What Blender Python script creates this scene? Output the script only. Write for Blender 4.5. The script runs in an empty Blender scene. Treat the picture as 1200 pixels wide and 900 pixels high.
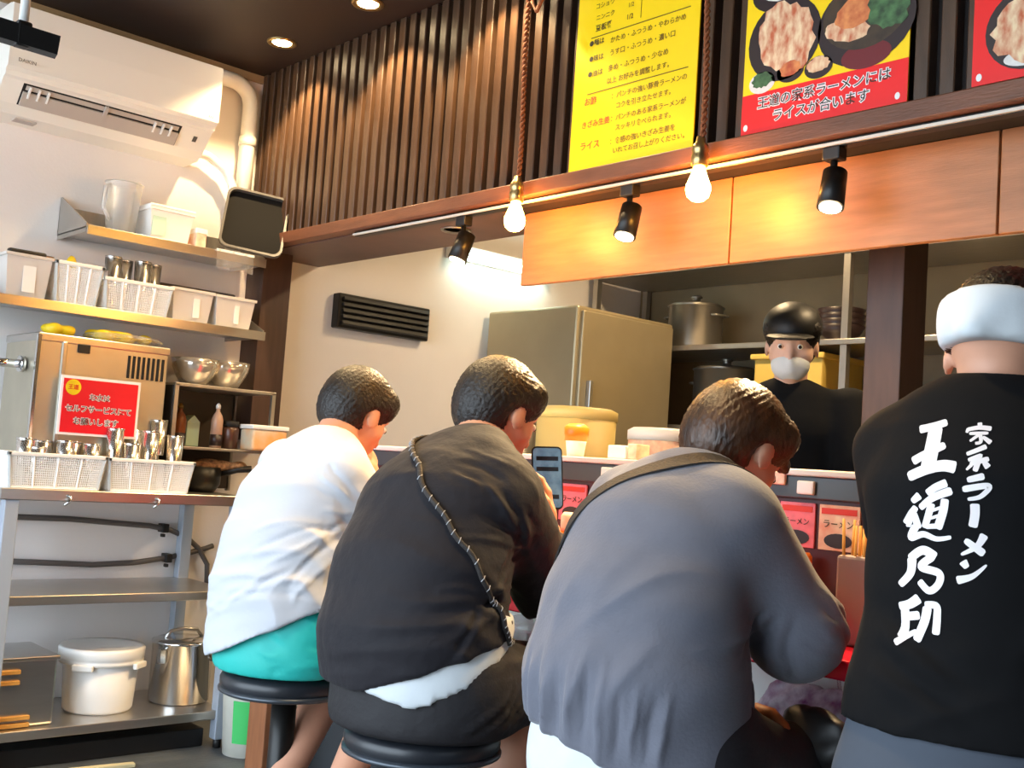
import bpy, bmesh, math, random
import numpy as np
from mathutils import Vector, Matrix
from mathutils.bvhtree import BVHTree

random.seed(7)
RNG = np.random.default_rng(11)
SC = bpy.context.scene
COL = SC.collection

# ------------------------------------------------------------------ camera
CAM_Z = 1.03
def cam_axes(yaw, pitch, roll):
    cy, sy, cp, sp = math.cos(yaw), math.sin(yaw), math.cos(pitch), math.sin(pitch)
    f = Vector((sy*cp, cy*cp, sp)); r = Vector((cy, -sy, 0)); d = f.cross(r)
    cr, sr = math.cos(roll), math.sin(roll)
    return r*cr + d*sr, -r*sr + d*cr, f
cr_, cd_, cf_ = cam_axes(math.radians(42.2), math.radians(4.24), math.radians(-3.96))
cam = bpy.data.cameras.new('camera'); cam.sensor_width = 36.0; cam.lens = 39.0; cam.clip_start = .05
camo = bpy.data.objects.new('camera', cam); COL.objects.link(camo)
up_, bk_ = -cd_, -cf_
camo.matrix_world = Matrix(((cr_.x, up_.x, bk_.x, 0), (cr_.y, up_.y, bk_.y, 0), (cr_.z, up_.z, bk_.z, CAM_Z), (0, 0, 0, 1)))
SC.camera = camo

# ------------------------------------------------------------------ world, lights, exposure
W = bpy.data.worlds.new('daylight'); SC.world = W; W.use_nodes = True
W.node_tree.nodes['Background'].inputs[0].default_value = (0.75, 0.88, 1.0, 1)
W.node_tree.nodes['Background'].inputs[1].default_value = 4.6
SC.view_settings.view_transform = 'Standard'; SC.view_settings.look = 'None'
SC.view_settings.gamma = 1.0; SC.view_settings.use_curve_mapping = False
SC.view_settings.exposure = 0.55
SPOT_W = 34.0          # ceiling downlights over the slats
TRACK_W = 45.0         # track heads over the counter
BULB_E = 130.0          # filament bulbs
TUBE_E = 14.0          # kitchen tube lamp

# ------------------------------------------------------------------ materials
def lin(c):
    if isinstance(c, str):
        c = c.lstrip('#'); c = [int(c[i:i+2], 16)/255 for i in (0, 2, 4)]
    return tuple((v/12.92 if v <= .04045 else ((v+.055)/1.055)**2.4) for v in c) + (1.0,)
MATS = {}
def mat(name, col, rough=.5, metal=0, var=0, vscale=20, bump=0, bscale=60, stretch=(1,1,1), trans=0, alpha=1, emit=0, ecol=None, sheen=0, coat=0, col2=None, spec=None):
    if name in MATS: return MATS[name]
    m = bpy.data.materials.new(name); m.use_nodes = True; MATS[name] = m
    nt = m.node_tree; b = nt.nodes['Principled BSDF']; c = lin(col)
    b.inputs['Base Color'].default_value = c; b.inputs['Roughness'].default_value = rough; b.inputs['Metallic'].default_value = metal
    if trans: b.inputs['Transmission Weight'].default_value = trans
    if alpha < 1: b.inputs['Alpha'].default_value = alpha
    if sheen: b.inputs['Sheen Weight'].default_value = sheen
    if coat: b.inputs['Coat Weight'].default_value = coat
    if spec is not None: b.inputs['Specular IOR Level'].default_value = spec
    if emit:
        b.inputs['Emission Color'].default_value = lin(ecol or col); b.inputs['Emission Strength'].default_value = emit
    if var or bump or col2:
        tc = nt.nodes.new('ShaderNodeTexCoord'); mp = nt.nodes.new('ShaderNodeMapping'); mp.inputs['Scale'].default_value = stretch
        nt.links.new(tc.outputs['Object'], mp.inputs['Vector'])
        if var or col2:
            n = nt.nodes.new('ShaderNodeTexNoise'); n.inputs['Scale'].default_value = vscale; n.inputs['Detail'].default_value = 6
            nt.links.new(mp.outputs[0], n.inputs['Vector'])
            r = nt.nodes.new('ShaderNodeValToRGB'); r.color_ramp.elements[0].position = .32; r.color_ramp.elements[1].position = .68
            c2 = lin(col2) if col2 else tuple(v*(1-var) for v in c[:3]) + (1,)
            r.color_ramp.elements[0].color = c2; r.color_ramp.elements[1].color = c
            nt.links.new(n.outputs['Fac'], r.inputs[0]); nt.links.new(r.outputs[0], b.inputs['Base Color'])
        if bump:
            n2 = nt.nodes.new('ShaderNodeTexNoise'); n2.inputs['Scale'].default_value = bscale; n2.inputs['Detail'].default_value = 4
            nt.links.new(mp.outputs[0], n2.inputs['Vector'])
            bp = nt.nodes.new('ShaderNodeBump'); bp.inputs['Strength'].default_value = bump; bp.inputs['Distance'].default_value = .01
            nt.links.new(n2.outputs['Fac'], bp.inputs['Height']); nt.links.new(bp.outputs[0], b.inputs['Normal'])
    return m
M_wall = mat('white_plaster', '#e9e3e0', .65, var=.05, vscale=3, bump=.05, bscale=120)
M_ceil = mat('dark_ceiling', '#33241e', .55, var=.2, vscale=2)
M_floor = mat('dark_floor', '#5a6066', .45, var=.35, vscale=6, bump=.15, bscale=80)
M_slat = mat('slat_wood', '#4f3929', .32, var=.35, vscale=14, stretch=(4,4,.6), bump=.12, bscale=90)
M_slatback = mat('slat_backing', '#1d1411', .7)
M_beam = mat('beam_wood', '#7a4a30', .45, var=.35, vscale=10, stretch=(4,.6,4), bump=.1)
M_panelwood = mat('panel_wood', '#b8784a', .42, var=.22, vscale=9, stretch=(3,.7,6), bump=.06)
M_postwood = mat('post_wood', '#4a332b', .5, var=.3, vscale=10, stretch=(4,4,.6))
M_legwood = mat('leg_wood', '#9a6240', .5, var=.3, vscale=12, stretch=(4,4,.6))
M_steel = mat('stainless', '#c9c6c2', .28, metal=.95, var=.08, vscale=8, stretch=(1,1,8))
M_steel2 = mat('brushed_steel', '#b9b4ad', .38, metal=.9, var=.12, vscale=10, stretch=(8,1,1))
M_chrome = mat('chrome', '#dddddd', .12, metal=1)
M_black = mat('black_metal', '#191817', .4, metal=.3)
M_blackpl = mat('black_plastic', '#141314', .5)
M_white = mat('white_plastic', '#f0efec', .35)
M_ac = mat('ac_plastic', '#f3efe6', .3)
M_acin = mat('ac_inner', '#b9b0a8', .5)
M_dark = mat('dark_void', '#171413', .8)
M_clear = mat('clear_plastic', '#f2f4f6', .2, trans=.75, alpha=.75)
M_frost = mat('frosted_plastic', '#f0ece8', .4, trans=.35, alpha=.9)
M_glass = mat('clear_glass', '#f4f8f8', .05, trans=.95)
M_redctr = mat('red_laminate', '#e01437', .25, var=.05, vscale=5, coat=.3)
M_ledge = mat('dark_red_panel', '#4f2029', .45, var=.2, vscale=6)
M_ledgetrim = mat('ledge_trim', '#3b4146', .35)
M_ledgetop = mat('ledge_top', '#d9d4ca', .35)
M_ctrfront = mat('counter_front', '#f0f6f6', .4)
M_yellow = mat('poster_yellow', '#ffd800', .4)
M_red = mat('poster_red', '#f01616', .4)
M_crim = mat('sign_red', '#dc0d24', .4)
M_ink = mat('print_black', '#2a2410', .5)
M_brownink = mat('print_brown', '#6b5200', .5)
M_redink = mat('print_red', '#d9321a', .5)
M_whiteink = mat('print_white', '#f4ecec', .5)
M_skin = mat('skin', '#d9a083', .5, var=.08, vscale=12)
M_skin2 = mat('skin_pale', '#e3b9a4', .5, var=.08, vscale=12)
M_hair = mat('black_hair', '#1c1512', .45, var=.3, vscale=60, bump=.4, bscale=140)
M_hairb = mat('brown_hair', '#5b3d22', .45, var=.4, vscale=60, bump=.4, bscale=140)
M_tee = mat('white_jersey', '#c4c7cf', .85, bump=.2, bscale=25, sheen=.1)
M_teal = mat('teal_nylon', '#1fb3ab', .6, bump=.15, bscale=30)
M_jacket = mat('black_nylon', '#1c1a20', .75, bump=.35, bscale=28, sheen=.05, spec=.3)
M_short = mat('black_shorts_cloth', '#17151a', .7, bump=.35, bscale=26)
M_sweat = mat('grey_knit', '#686a76', .9, var=.06, vscale=30, bump=.12, bscale=180, sheen=.2)
M_under = mat('white_cotton', '#d2d8dc', .85, bump=.12, bscale=30)
M_strap = mat('black_webbing', '#2c2827', .7, bump=.3, bscale=200)
M_stafft = mat('black_tee_cotton', '#0e0e10', .9, bump=.15, bscale=24, spec=.2)
M_trous = mat('grey_trousers', '#444b57', .85, bump=.1, bscale=30)
M_seat = mat('black_vinyl', '#23262c', .35, bump=.05, bscale=60)
M_cord = mat('brown_cord', '#8a4f2c', .75, bump=.3, bscale=300)
M_brass = mat('antique_brass', '#b59b6a', .3, metal=.9)
M_bulb = mat('lit_bulb', '#ffd27a', .3, emit=BULB_E, ecol='#ffb04a')
M_lamp = mat('lit_lens', '#fff3dc', .3, emit=40, ecol='#ffe2b0')
M_tube = mat('lit_tube', '#e8fff4', .3, emit=TUBE_E, ecol='#dffcf0')
M_wood = mat('chopstick_wood', '#d39a4a', .6, var=.2, vscale=30)
M_hose = mat('grey_hose', '#55504e', .5)
M_tan = mat('tan_leather', '#b5642c', .55, var=.35, vscale=20)
M_bagyellow = mat('yellow_packing', '#f2d21a', .45, var=.2, vscale=25, bump=.3, bscale=40)
M_film = mat('plastic_film', '#f4f4f6', .15, trans=.7, alpha=.45)
M_khaki = mat('kitchen_wall_khaki', '#8d7d62', .6, var=.25, vscale=3)
M_mint = mat('mint_cup', '#bfe0cf', .5)
M_orange = mat('orange_plastic', '#ee7a14', .4)
M_redpl = mat('red_plastic', '#d5281c', .35)
M_green = mat('green_print', '#3fbd62', .5)
M_screen = mat('phone_screen', '#5f7f98', .15, emit=.25, ecol='#7fa6c4', col2='#2c3a4a', vscale=40)
M_noodle = mat('food_noodle', '#f0d9b0', .6, col2='#c2603a', vscale=55, stretch=(1,1,.5))
M_pork = mat('food_pork', '#e89a5a', .55, col2='#b4502c', vscale=30)
M_greens = mat('food_greens', '#4f7a4a', .55, col2='#20331f', vscale=40)
M_broth = mat('food_broth', '#4a3a28', .4, col2='#2a2018', vscale=20)
M_bowlp = mat('print_bowl', '#2b1d1e', .4)
M_rice = mat('food_rice', '#e9e6e0', .6, var=.15, vscale=80)
M_purple = mat('flower_print', '#f2eef8', .35, col2='#7a2f78', vscale=26)
M_violet = mat('violet_print', '#8e35b8', .4)
M_cream = mat('cream_card', '#f3e2c8', .6, col2='#e2a58c', vscale=30)
M_pinkcard = mat('pink_card', '#f27d8c', .5, var=.15, vscale=60)
M_dkblue = mat('dark_blue_cloth', '#232f6b', .7)
M_sole = mat('shoe_sole', '#c9bda6', .7)
M_shoe = mat('dark_shoe', '#4b443c', .7)
M_strip = mat('tan_strip', '#cfc39a', .6)
M_bucketg = mat('bucket_white', '#e6e4d8', .5, var=.1)
M_pot = mat('dull_pot', '#8f8b84', .35, metal=.85)
M_noodbox = mat('yellow_crate', '#d8b85a', .5)

# ------------------------------------------------------------------ mesh helpers
ORIG = {}
def rotm(rx=0, ry=0, rz=0):
    return (Matrix.Rotation(rz, 3, 'Z') @ Matrix.Rotation(ry, 3, 'Y') @ Matrix.Rotation(rx, 3, 'X'))
class MB:
    def __init__(s): s.v = []; s.f = []; s.sm = []
    def add(s, vs, fs, smooth=False):
        o = len(s.v); s.v += [tuple(p) for p in vs]; s.f += [tuple(i+o for i in f) for f in fs]; s.sm += [smooth]*len(fs); return s
    def bm(s, b, M=None, smooth=False):
        b.verts.index_update()
        vs = [(M @ v.co if M is not None else v.co) for v in b.verts]
        s.add(vs, [[v.index for v in f.verts] for f in b.faces], smooth); b.free(); return s
    def box(s, lo, hi, bev=0, rot=None, seg=2):
        lo, hi = Vector(lo), Vector(hi); c = (lo+hi)/2; d = hi-lo
        b = bmesh.new(); bmesh.ops.create_cube(b, size=1)
        for v in b.verts: v.co = Vector((v.co.x*d.x, v.co.y*d.y, v.co.z*d.z))
        if bev: bmesh.ops.bevel(b, geom=list(b.edges), offset=bev, segments=seg, profile=.5, affect='EDGES')
        for v in b.verts: v.co = ((rot @ v.co) if rot is not None else v.co) + c
        return s.bm(b)
    def frame(s, p, q):
        d = (Vector(q)-Vector(p)); t = d.normalized(); a = Vector((0,0,1)) if abs(t.z) < .9 else Vector((1,0,0))
        u = t.cross(a).normalized(); return t, u, t.cross(u)
    def cyl(s, p, q, r0, r1=None, n=20, caps=True, smooth=True):
        r1 = r0 if r1 is None else r1; t, u, w = s.frame(p, q); p, q = Vector(p), Vector(q); vs = []
        for c, r in ((p, r0), (q, r1)):
            for i in range(n):
                a = 2*math.pi*i/n; vs.append(c+u*(r*math.cos(a))+w*(r*math.sin(a)))
        s.add(vs, [(i, (i+1) % n, n+(i+1) % n, n+i) for i in range(n)], smooth)
        if caps:
            o = len(s.v)-2*n; s.f += [tuple(o+i for i in reversed(range(n))), tuple(o+n+i for i in range(n))]; s.sm += [False]*2
        return s
    def tube(s, pts, r, n=8, caps=True):
        P = [Vector(p) for p in pts]; R = r if isinstance(r, (list, tuple)) else [r]*len(P); vs = []
        u = None
        for i, p in enumerate(P):
            t = (P[min(i+1, len(P)-1)]-P[max(i-1, 0)]).normalized()
            if u is None:
                a = Vector((0,0,1)) if abs(t.z) < .9 else Vector((1,0,0)); u = t.cross(a).normalized()
            else: u = (u-t*u.dot(t)).normalized()
            w = t.cross(u)
            for k in range(n):
                a = 2*math.pi*k/n; vs.append(p+(u*math.cos(a)+w*math.sin(a))*R[i])
        fs = []
        for i in range(len(P)-1):
            for k in range(n): fs.append((i*n+k, i*n+(k+1) % n, (i+1)*n+(k+1) % n, (i+1)*n+k))
        if caps: fs += [tuple(reversed(range(n))), tuple((len(P)-1)*n+k for k in range(n))]
        return s.add(vs, fs, True)
    def lathe(s, prof, c=(0,0,0), n=28, smooth=True):
        c = Vector(c); vs = []
        for r, z in prof:
            for k in range(n): a = 2*math.pi*k/n; vs.append((c.x+r*math.cos(a), c.y+r*math.sin(a), c.z+z))
        m = len(prof); fs = []
        for i in range(m-1):
            for k in range(n): fs.append((i*n+k, i*n+(k+1) % n, (i+1)*n+(k+1) % n, (i+1)*n+k))
        if prof[0][0] > 1e-5: fs.append(tuple(reversed(range(n))))
        if prof[-1][0] > 1e-5: fs.append(tuple((m-1)*n+k for k in range(n)))
        return s.add(vs, fs, smooth)
    def prism(s, poly, o, u, w, ext):            # polygon in plane (u,w) at o, extruded by vector ext
        o, u, w, ext = Vector(o), Vector(u), Vector(w), Vector(ext); n = len(poly)
        vs = [o+u*a+w*b for a, b in poly]+[o+u*a+w*b+ext for a, b in poly]
        return s.add(vs, [tuple(reversed(range(n))), tuple(range(n, 2*n))]+[(i, (i+1) % n, n+(i+1) % n, n+i) for i in range(n)])
    def obj(s, name, m, parent=None, loc=None, fix=True, **props):
        me = bpy.data.meshes.new(name); o0 = Vector(loc) if loc is not None else Vector((0,0,0))
        if parent is not None: o0 = ORIG[parent.name]
        me.from_pydata([tuple(Vector(v)-o0) for v in s.v], [], s.f); me.polygons.foreach_set('use_smooth', s.sm)
        if fix:
            b = bmesh.new(); b.from_mesh(me); bmesh.ops.recalc_face_normals(b, faces=b.faces); b.to_mesh(me); b.free()
        me.materials.append(m); me.update()
        o = bpy.data.objects.new(name, me); COL.objects.link(o); ORIG[o.name] = o0
        if parent is not None: o.parent = parent
        elif loc is not None: o.location = o0
        for k, v in props.items(): o[k] = v
        return o
def thing(name, label, cat, loc=(0,0,0), group=None):
    o = bpy.data.objects.new(name, None); COL.objects.link(o); o.location = loc; o.empty_display_size = .1
    ORIG[o.name] = Vector(loc); o['label'] = label; o['category'] = cat
    if group: o['group'] = group
    return o
def tag(o, label, cat, group=None):
    o['label'] = label; o['category'] = cat
    if group: o['group'] = group
    return o
def struct(o): o['kind'] = 'structure'; return o
def dup(root, loc, rz=None, label=None, group=None):
    r = root.copy(); COL.objects.link(r); r.location = loc; ORIG[r.name] = Vector(loc)
    if rz is not None: r.rotation_euler = (0, 0, rz)
    if label: r['label'] = label
    if group: r['group'] = group
    for ch in list(root.children):
        c = ch.copy(); COL.objects.link(c); c.parent = r
        for g in ch.children:
            d = g.copy(); COL.objects.link(d); d.parent = c
    return r
def meshobj(name, verts, faces, m, parent=None, smooth=True):
    me = bpy.data.meshes.new(name); o0 = ORIG[parent.name] if parent else Vector((0,0,0))
    verts = np.asarray(verts, dtype=np.float32)-np.array(o0, dtype=np.float32); faces = np.asarray(faces, dtype=np.int32)
    me.vertices.add(len(verts)); me.vertices.foreach_set('co', verts.ravel())
    k = faces.shape[1]; me.loops.add(faces.size); me.loops.foreach_set('vertex_index', faces.ravel())
    me.polygons.add(len(faces)); me.polygons.foreach_set('loop_start', np.arange(0, faces.size, k, dtype=np.int32))
    me.polygons.foreach_set('use_smooth', np.full(len(faces), smooth)); me.update(calc_edges=True); me.validate()
    me.materials.append(m); o = bpy.data.objects.new(name, me); COL.objects.link(o); ORIG[o.name] = o0
    if parent: o.parent = parent
    return o
# text printed flat on a plane
def text_part(name, body, o, right, up, width, m, parent, weight=0.0, align='LEFT', size=None, slant=0):
    cu = bpy.data.curves.new('txt', 'FONT'); cu.body = body; cu.offset = weight; cu.resolution_u = 2
    t = bpy.data.objects.new('txt', cu); COL.objects.link(t)
    dg = bpy.context.evaluated_depsgraph_get(); me = bpy.data.meshes.new_from_object(t.evaluated_get(dg))
    vs = [v.co.copy() for v in me.vertices]; fs = [tuple(p.vertices) for p in me.polygons]
    bpy.data.objects.remove(t); bpy.data.curves.remove(cu); bpy.data.meshes.remove(me)
    x0 = min(v.x for v in vs); x1 = max(v.x for v in vs)
    k = size if size else width/(x1-x0)
    if align == 'CENTER': x0 = (x0+x1)/2
    o, right, up = Vector(o), Vector(right), Vector(up)
    b = MB(); b.add([o+right*((v.x-x0+slant*v.y)*k)+up*(v.y*k) for v in vs], fs)
    return b.obj(name, m, parent, fix=False)

# ------------------------------------------------------------------ implicit surfaces for bodies and clothes
def V3(p): return np.array(p, dtype=np.float32)
def cone(p, r0, q, r1, k=.02): return ('c', V3(p), r0, V3(q), r1, k)
def fcone(p, r0, q, r1, k=.02): return ('f', V3(p), r0, V3(q), r1, k)
def ell(c, r, R=None, k=.02): return ('e', V3(c), V3(r), np.eye(3, dtype=np.float32) if R is None else np.array(R, dtype=np.float32), k)
def loft(st, left, k=.03): return ('l', [(V3(s[:3]), s[3], s[4]) for s in st], V3(left), k)
def sub(pr): return ('-', pr)
def cut(p, n, k=.004): return ('x', V3(p), V3(n)/np.linalg.norm(n), k)      # removes the side the normal points to
def bbox(pr):
    if pr[0] in 'cf': return np.minimum(pr[1]-pr[2], pr[3]-pr[4]), np.maximum(pr[1]+pr[2], pr[3]+pr[4])
    if pr[0] == 'e': r = pr[2].max(); return pr[1]-r, pr[1]+r
    if pr[0] == 'l':
        lo = np.min([c-max(a, b) for c, a, b in pr[1]], 0); hi = np.max([c+max(a, b) for c, a, b in pr[1]], 0); return lo, hi
def evalp(pr, P):
    if pr[0] == 'f':
        d = pr[3]-pr[1]; n = np.linalg.norm(d); q = P-pr[1]; s = (q@d)/(n*n); t = np.clip(s, 0, 1)
        return np.maximum(np.linalg.norm(q-t[..., None]*d, axis=-1)-(pr[2]+t*(pr[4]-pr[2])), (s-1)*n)
    if pr[0] == 'c':
        d = pr[3]-pr[1]; q = P-pr[1]; t = np.clip((q@d)/max(d@d, 1e-9), 0, 1)
        return np.linalg.norm(q-t[..., None]*d, axis=-1)-(pr[2]+t*(pr[4]-pr[2]))
    if pr[0] == 'e':
        q = (P-pr[1])@pr[3].T; e = np.linalg.norm(q/pr[2], axis=-1); return (e-1)*pr[2].min()
    if pr[0] == 'l':
        out = None; L = pr[2]; st = pr[1]
        for (c0, a0, b0), (c1, a1, b1) in zip(st[:-1], st[1:]):
            d = c1-c0; n = np.linalg.norm(d); t = d/n; D = np.cross(L, t); D /= np.linalg.norm(D)
            q = P-c0; s = np.clip((q@t)/n, 0, 1); q = q-s[..., None]*d
            a = a0+s*(a1-a0); b = b0+s*(b1-b0); m = np.minimum(a, b)
            e = np.sqrt((q@L/a)**2+(q@D/b)**2+(q@t/m)**2); v = (e-1)*m
            out = v if out is None else smin(out, v, .02)
        return out
def smin(a, b, k):
    h = np.maximum(k-np.abs(a-b), 0)/k; return np.minimum(a, b)-h*h*k*.25
def field_mesh(prims, h, wr=None):
    adds = [p for p in prims if p[0] not in '-x']
    lo = np.min([bbox(p)[0] for p in adds], 0)-3*h-.01; hi = np.max([bbox(p)[1] for p in adds], 0)+3*h+.01
    n = np.ceil((hi-lo)/h).astype(int)+1
    ax = [lo[i]+h*np.arange(n[i], dtype=np.float32) for i in range(3)]
    F = np.full(n, .2, dtype=np.float32)
    def region(pr, m):
        l, u = bbox(pr); a = np.clip(np.floor((l-m-lo)/h).astype(int), 0, n); b = np.clip(np.ceil((u+m-lo)/h).astype(int)+1, 0, n)
        return tuple(slice(a[i], b[i]) for i in range(3))
    def pts(sl): return np.stack(np.meshgrid(*[ax[i][sl[i]] for i in range(3)], indexing='ij'), -1)
    for pr in prims:
        if pr[0] == 'x':
            sl = (slice(None),)*3; P = pts(sl); v = (P-pr[1])@pr[2]; F = np.maximum(F, v.astype(np.float32))
        elif pr[0] == '-':
            sl = region(pr[1], .03); v = evalp(pr[1], pts(sl)); F[sl] = -smin(-F[sl], v, pr[1][-1])
        else:
            sl = region(pr, pr[-1]+.03); v = evalp(pr, pts(sl)); F[sl] = smin(F[sl], v, pr[-1])
    F[[0, -1]] = .2; F[:, [0, -1]] = .2; F[:, :, [0, -1]] = .2
    ins = F < 0
    c = np.zeros(np.array(F.shape)-1, dtype=np.int8)
    for i in (0, 1):
        for j in (0, 1):
            for k in (0, 1): c += ins[i:F.shape[0]-1+i, j:F.shape[1]-1+j, k:F.shape[2]-1+k]
    cells = np.argwhere((c > 0) & (c < 8)); idx = np.full(c.shape, -1, dtype=np.int32); idx[tuple(cells.T)] = np.arange(len(cells))
    acc = np.zeros((len(cells), 3), dtype=np.float32); cnt = np.zeros(len(cells), dtype=np.float32)
    corners = [(i, j, k) for i in (0, 1) for j in (0, 1) for k in (0, 1)]
    for a in corners:
        for d in range(3):
            if a[d]: continue
            b = list(a); b[d] = 1
            va = F[tuple((cells+a).T)]; vb = F[tuple((cells+b).T)]; m = (va < 0) != (vb < 0)
            t = np.where(m, va/np.where(m, va-vb, 1), 0)
            e = np.repeat(np.array(a, dtype=np.float32)[None], len(cells), 0); e[:, d] += t
            acc += e*m[:, None]; cnt += m
    verts = lo+h*(cells+acc/cnt[:, None])
    quads = []
    for d in range(3):
        sl0 = [slice(None)]*3; sl1 = [slice(None)]*3; sl0[d] = slice(0, -1); sl1[d] = slice(1, None)
        x = ins[tuple(sl0)] != ins[tuple(sl1)]; E = np.argwhere(x); s = ins[tuple(E.T)]
        u, w = (d+1) % 3, (d+2) % 3; q = []
        for du, dw in ((-1, -1), (0, -1), (0, 0), (-1, 0)):
            g = E.copy(); g[:, u] += du; g[:, w] += dw; q.append(idx[tuple(g.T)])
        q = np.stack(q, 1); q[~s] = q[~s][:, ::-1]; quads.append(q)
    faces = np.concatenate(quads); faces = faces[(faces >= 0).all(1)]
    return verts.astype(np.float32), faces
def vnormals(v, f):
    a = np.cross(v[f[:, 2]]-v[f[:, 0]], v[f[:, 3]]-v[f[:, 1]]); n = np.zeros_like(v)
    for k in range(4): np.add.at(n, f[:, k], a)
    return n/np.maximum(np.linalg.norm(n, axis=1, keepdims=True), 1e-9)
def laplace(v, f, it=2, w=.5):
    e = np.concatenate([f[:, [0, 1]], f[:, [1, 2]], f[:, [2, 3]], f[:, [3, 0]]]); cnt = np.zeros(len(v)); np.add.at(cnt, e[:, 0], 1); np.add.at(cnt, e[:, 1], 1)
    for _ in range(it):
        s = np.zeros_like(v); np.add.at(s, e[:, 0], v[e[:, 1]]); np.add.at(s, e[:, 1], v[e[:, 0]])
        v = v*(1-w)+w*(s/cnt[:, None]).astype(np.float32)
    return v
def fold_disp(v, folds):
    d = np.zeros(len(v), dtype=np.float32)
    for p, q, w, amp in folds:
        p, q = V3(p), V3(q); S = []
        for i in range(6):
            x = p+(q-p)*(i/5); S.append(v[np.argmin(((v-x)**2).sum(1))])
        lo = np.min(S, 0)-3*w; hi = np.max(S, 0)+3*w; ix = np.where(((v > lo) & (v < hi)).all(1))[0]; vv = v[ix]
        best = np.full(len(ix), 9., dtype=np.float32); bt = np.zeros(len(ix), dtype=np.float32)
        for i in range(5):
            e = S[i+1]-S[i]; r = vv-S[i]; t = np.clip((r@e)/max(e@e, 1e-9), 0, 1)
            dist = np.linalg.norm(r-t[:, None]*e, axis=1); m = dist < best; best[m] = dist[m]; bt[m] = (i+t[m])/5
        d[ix] += amp*np.exp(-(best/w)**2)*np.clip(1.15-(2*bt-1)**2, 0, 1)
    return d
def soft(name, prims, h, m, parent, folds=None, smooth=2, noise=0, rip=()):
    v, f = field_mesh(prims, h); v = laplace(v, f, smooth)
    if folds or noise or rip:
        n = vnormals(v, f); d = fold_disp(v, folds) if folds else np.zeros(len(v), dtype=np.float32)
        if noise:
            d = d+noise*(np.sin(v[:, 2]*61+5*np.sin(v[:, 1]*17+v[:, 0]*13))*np.sin(v[:, 1]*43+v[:, 0]*37+3*np.sin(v[:, 2]*19)))
        for c, r, kv, fr, amp in rip:
            kv = V3(kv)/np.linalg.norm(kv); q = v-V3(c); g = np.exp(-(q**2).sum(1)/(r*r))
            ph = fr*(q@kv)+1.8*np.sin(q[:, 2]*23+q[:, 1]*11)+1.1*np.sin(q[:, 0]*31-q[:, 2]*17)
            d = d+amp*g*(1-2*np.abs(np.sin(ph*.5)))*(.6+.4*np.sin(q[:, 2]*37+q[:, 1]*29))
        v = (v+n*d[:, None]).astype(np.float32)
    return meshobj(name, v, f, m, parent)
def fan(c, dirv, side, n, length, spread, w=.007, amp=.005, surf=None):
    out = []; c, dirv, side = Vector(c), Vector(dirv).normalized(), Vector(side).normalized()
    for i in range(n):
        a = (i/(max(n-1, 1))-.5)*spread; dd = (dirv*math.cos(a)+side*math.sin(a)); L = length*(.6+.4*random.random())
        s = c+side*(i/(max(n-1, 1))-.5)*.04; s += dd*.02
        out.append((s, s+dd*L, w*(.8+.5*random.random()), amp*(1 if i % 2 else -1)*(.7+.5*random.random())))
    return out
# ================================================================== the setting
XS, YW, HC = 2.11, 3.93, 2.505
struct(MB().box((-1.2,-1.25,-.1), (4.6,YW+.15,0)).obj('floor', M_floor))
struct(MB().box((-6,-5,-.16), (-1.2,8,-.06)).obj('pavement', mat('pavement_grey','#b9b6b0',.8,var=.1,vscale=4)))
struct(MB().box((-1.2,-1.25,HC), (4.6,YW+.15,HC+.1)).obj('ceiling', M_ceil))
struct(MB().box((-1.2,YW,0), (4.6,YW+.15,HC)).obj('wall_back', M_wall))
struct(MB().box((4.45,-.4,0), (4.6,YW,HC)).obj('wall_kitchen', M_khaki))
struct(MB().box((2.12,-.55,0), (4.6,-.4,HC)).obj('wall_side', M_khaki))
struct(MB().box((-1.2,-1.25,0), (4.6,-1.1,HC)).obj('wall_front', mat('dark_wall','#4a3a30',.6)))
struct(MB().box((-1.35,-1.1,0), (-1.2,.1,HC)).obj('wall_left', mat('dark_wall','#4a3a30',.6)))  # unseen wall stub, added to narrow the opening the daylight enters by
# boxed soffit over the counter: dark backing, underside, one child per slat
sof = struct(MB().box((XS+.028,-.4,1.80), (2.44,YW,HC)).obj('wall_slatted', M_slatback))
sl0 = None; y = YW-.02; i = 0
while y > -.33:
    lo = (XS-.006, y-.033, 1.838)
    if sl0 is None:
        sl0 = MB().box((XS-.006,-.0165,1.838), (XS+.03,.0165,HC), .0025, seg=1).obj('slat', M_slat, sof); o = sl0
    else: o = sl0.copy(); COL.objects.link(o); o.parent = sof
    o.location = (0, y-.0165, 0); y -= .0565
MB().box((XS-.022,-.4,1.800), (XS+.028,YW,1.842), .003).obj('bottom_beam', M_beam, sof)
MB().box((XS+.028,2.50,1.796), (2.44,YW,1.80)).obj('underside_board', mat('underside_wood','#6b5048',.5,var=.2,vscale=8), sof)
o = MB().lathe([(.0,0),(.04,0),(.05,-.006),(.052,0)], (2.27,2.83,1.796)).obj('recessed_ring', M_steel2, sof)
# wooden valance hanging behind the lights, in boards
val = struct(MB().box((2.262,-.4,1.582), (2.28,2.47,1.80)).obj('trim_1', M_panelwood))
for y0, y1 in ((2.47,1.70),(1.695,1.02),(1.015,.3)):
    MB().box((2.246,y1,1.578), (2.263,y0,1.799), .002).obj('valance_board', M_panelwood, val)
# dark posts of the serving hatch
struct(MB().box((2.115,3.80,1.06), (2.24,YW,1.80), .003).obj('trim_2', M_postwood))
struct(MB().box((2.54,1.38,0), (2.66,1.48,HC), .003).obj('trim_3', M_postwood))
# plain strip where the back wall meets the ceiling
struct(MB().box((-1.2,YW-.018,HC-.03), (XS,YW,HC), .003).obj('trim_4', mat('tan_trim','#a98a62',.6)))

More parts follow.
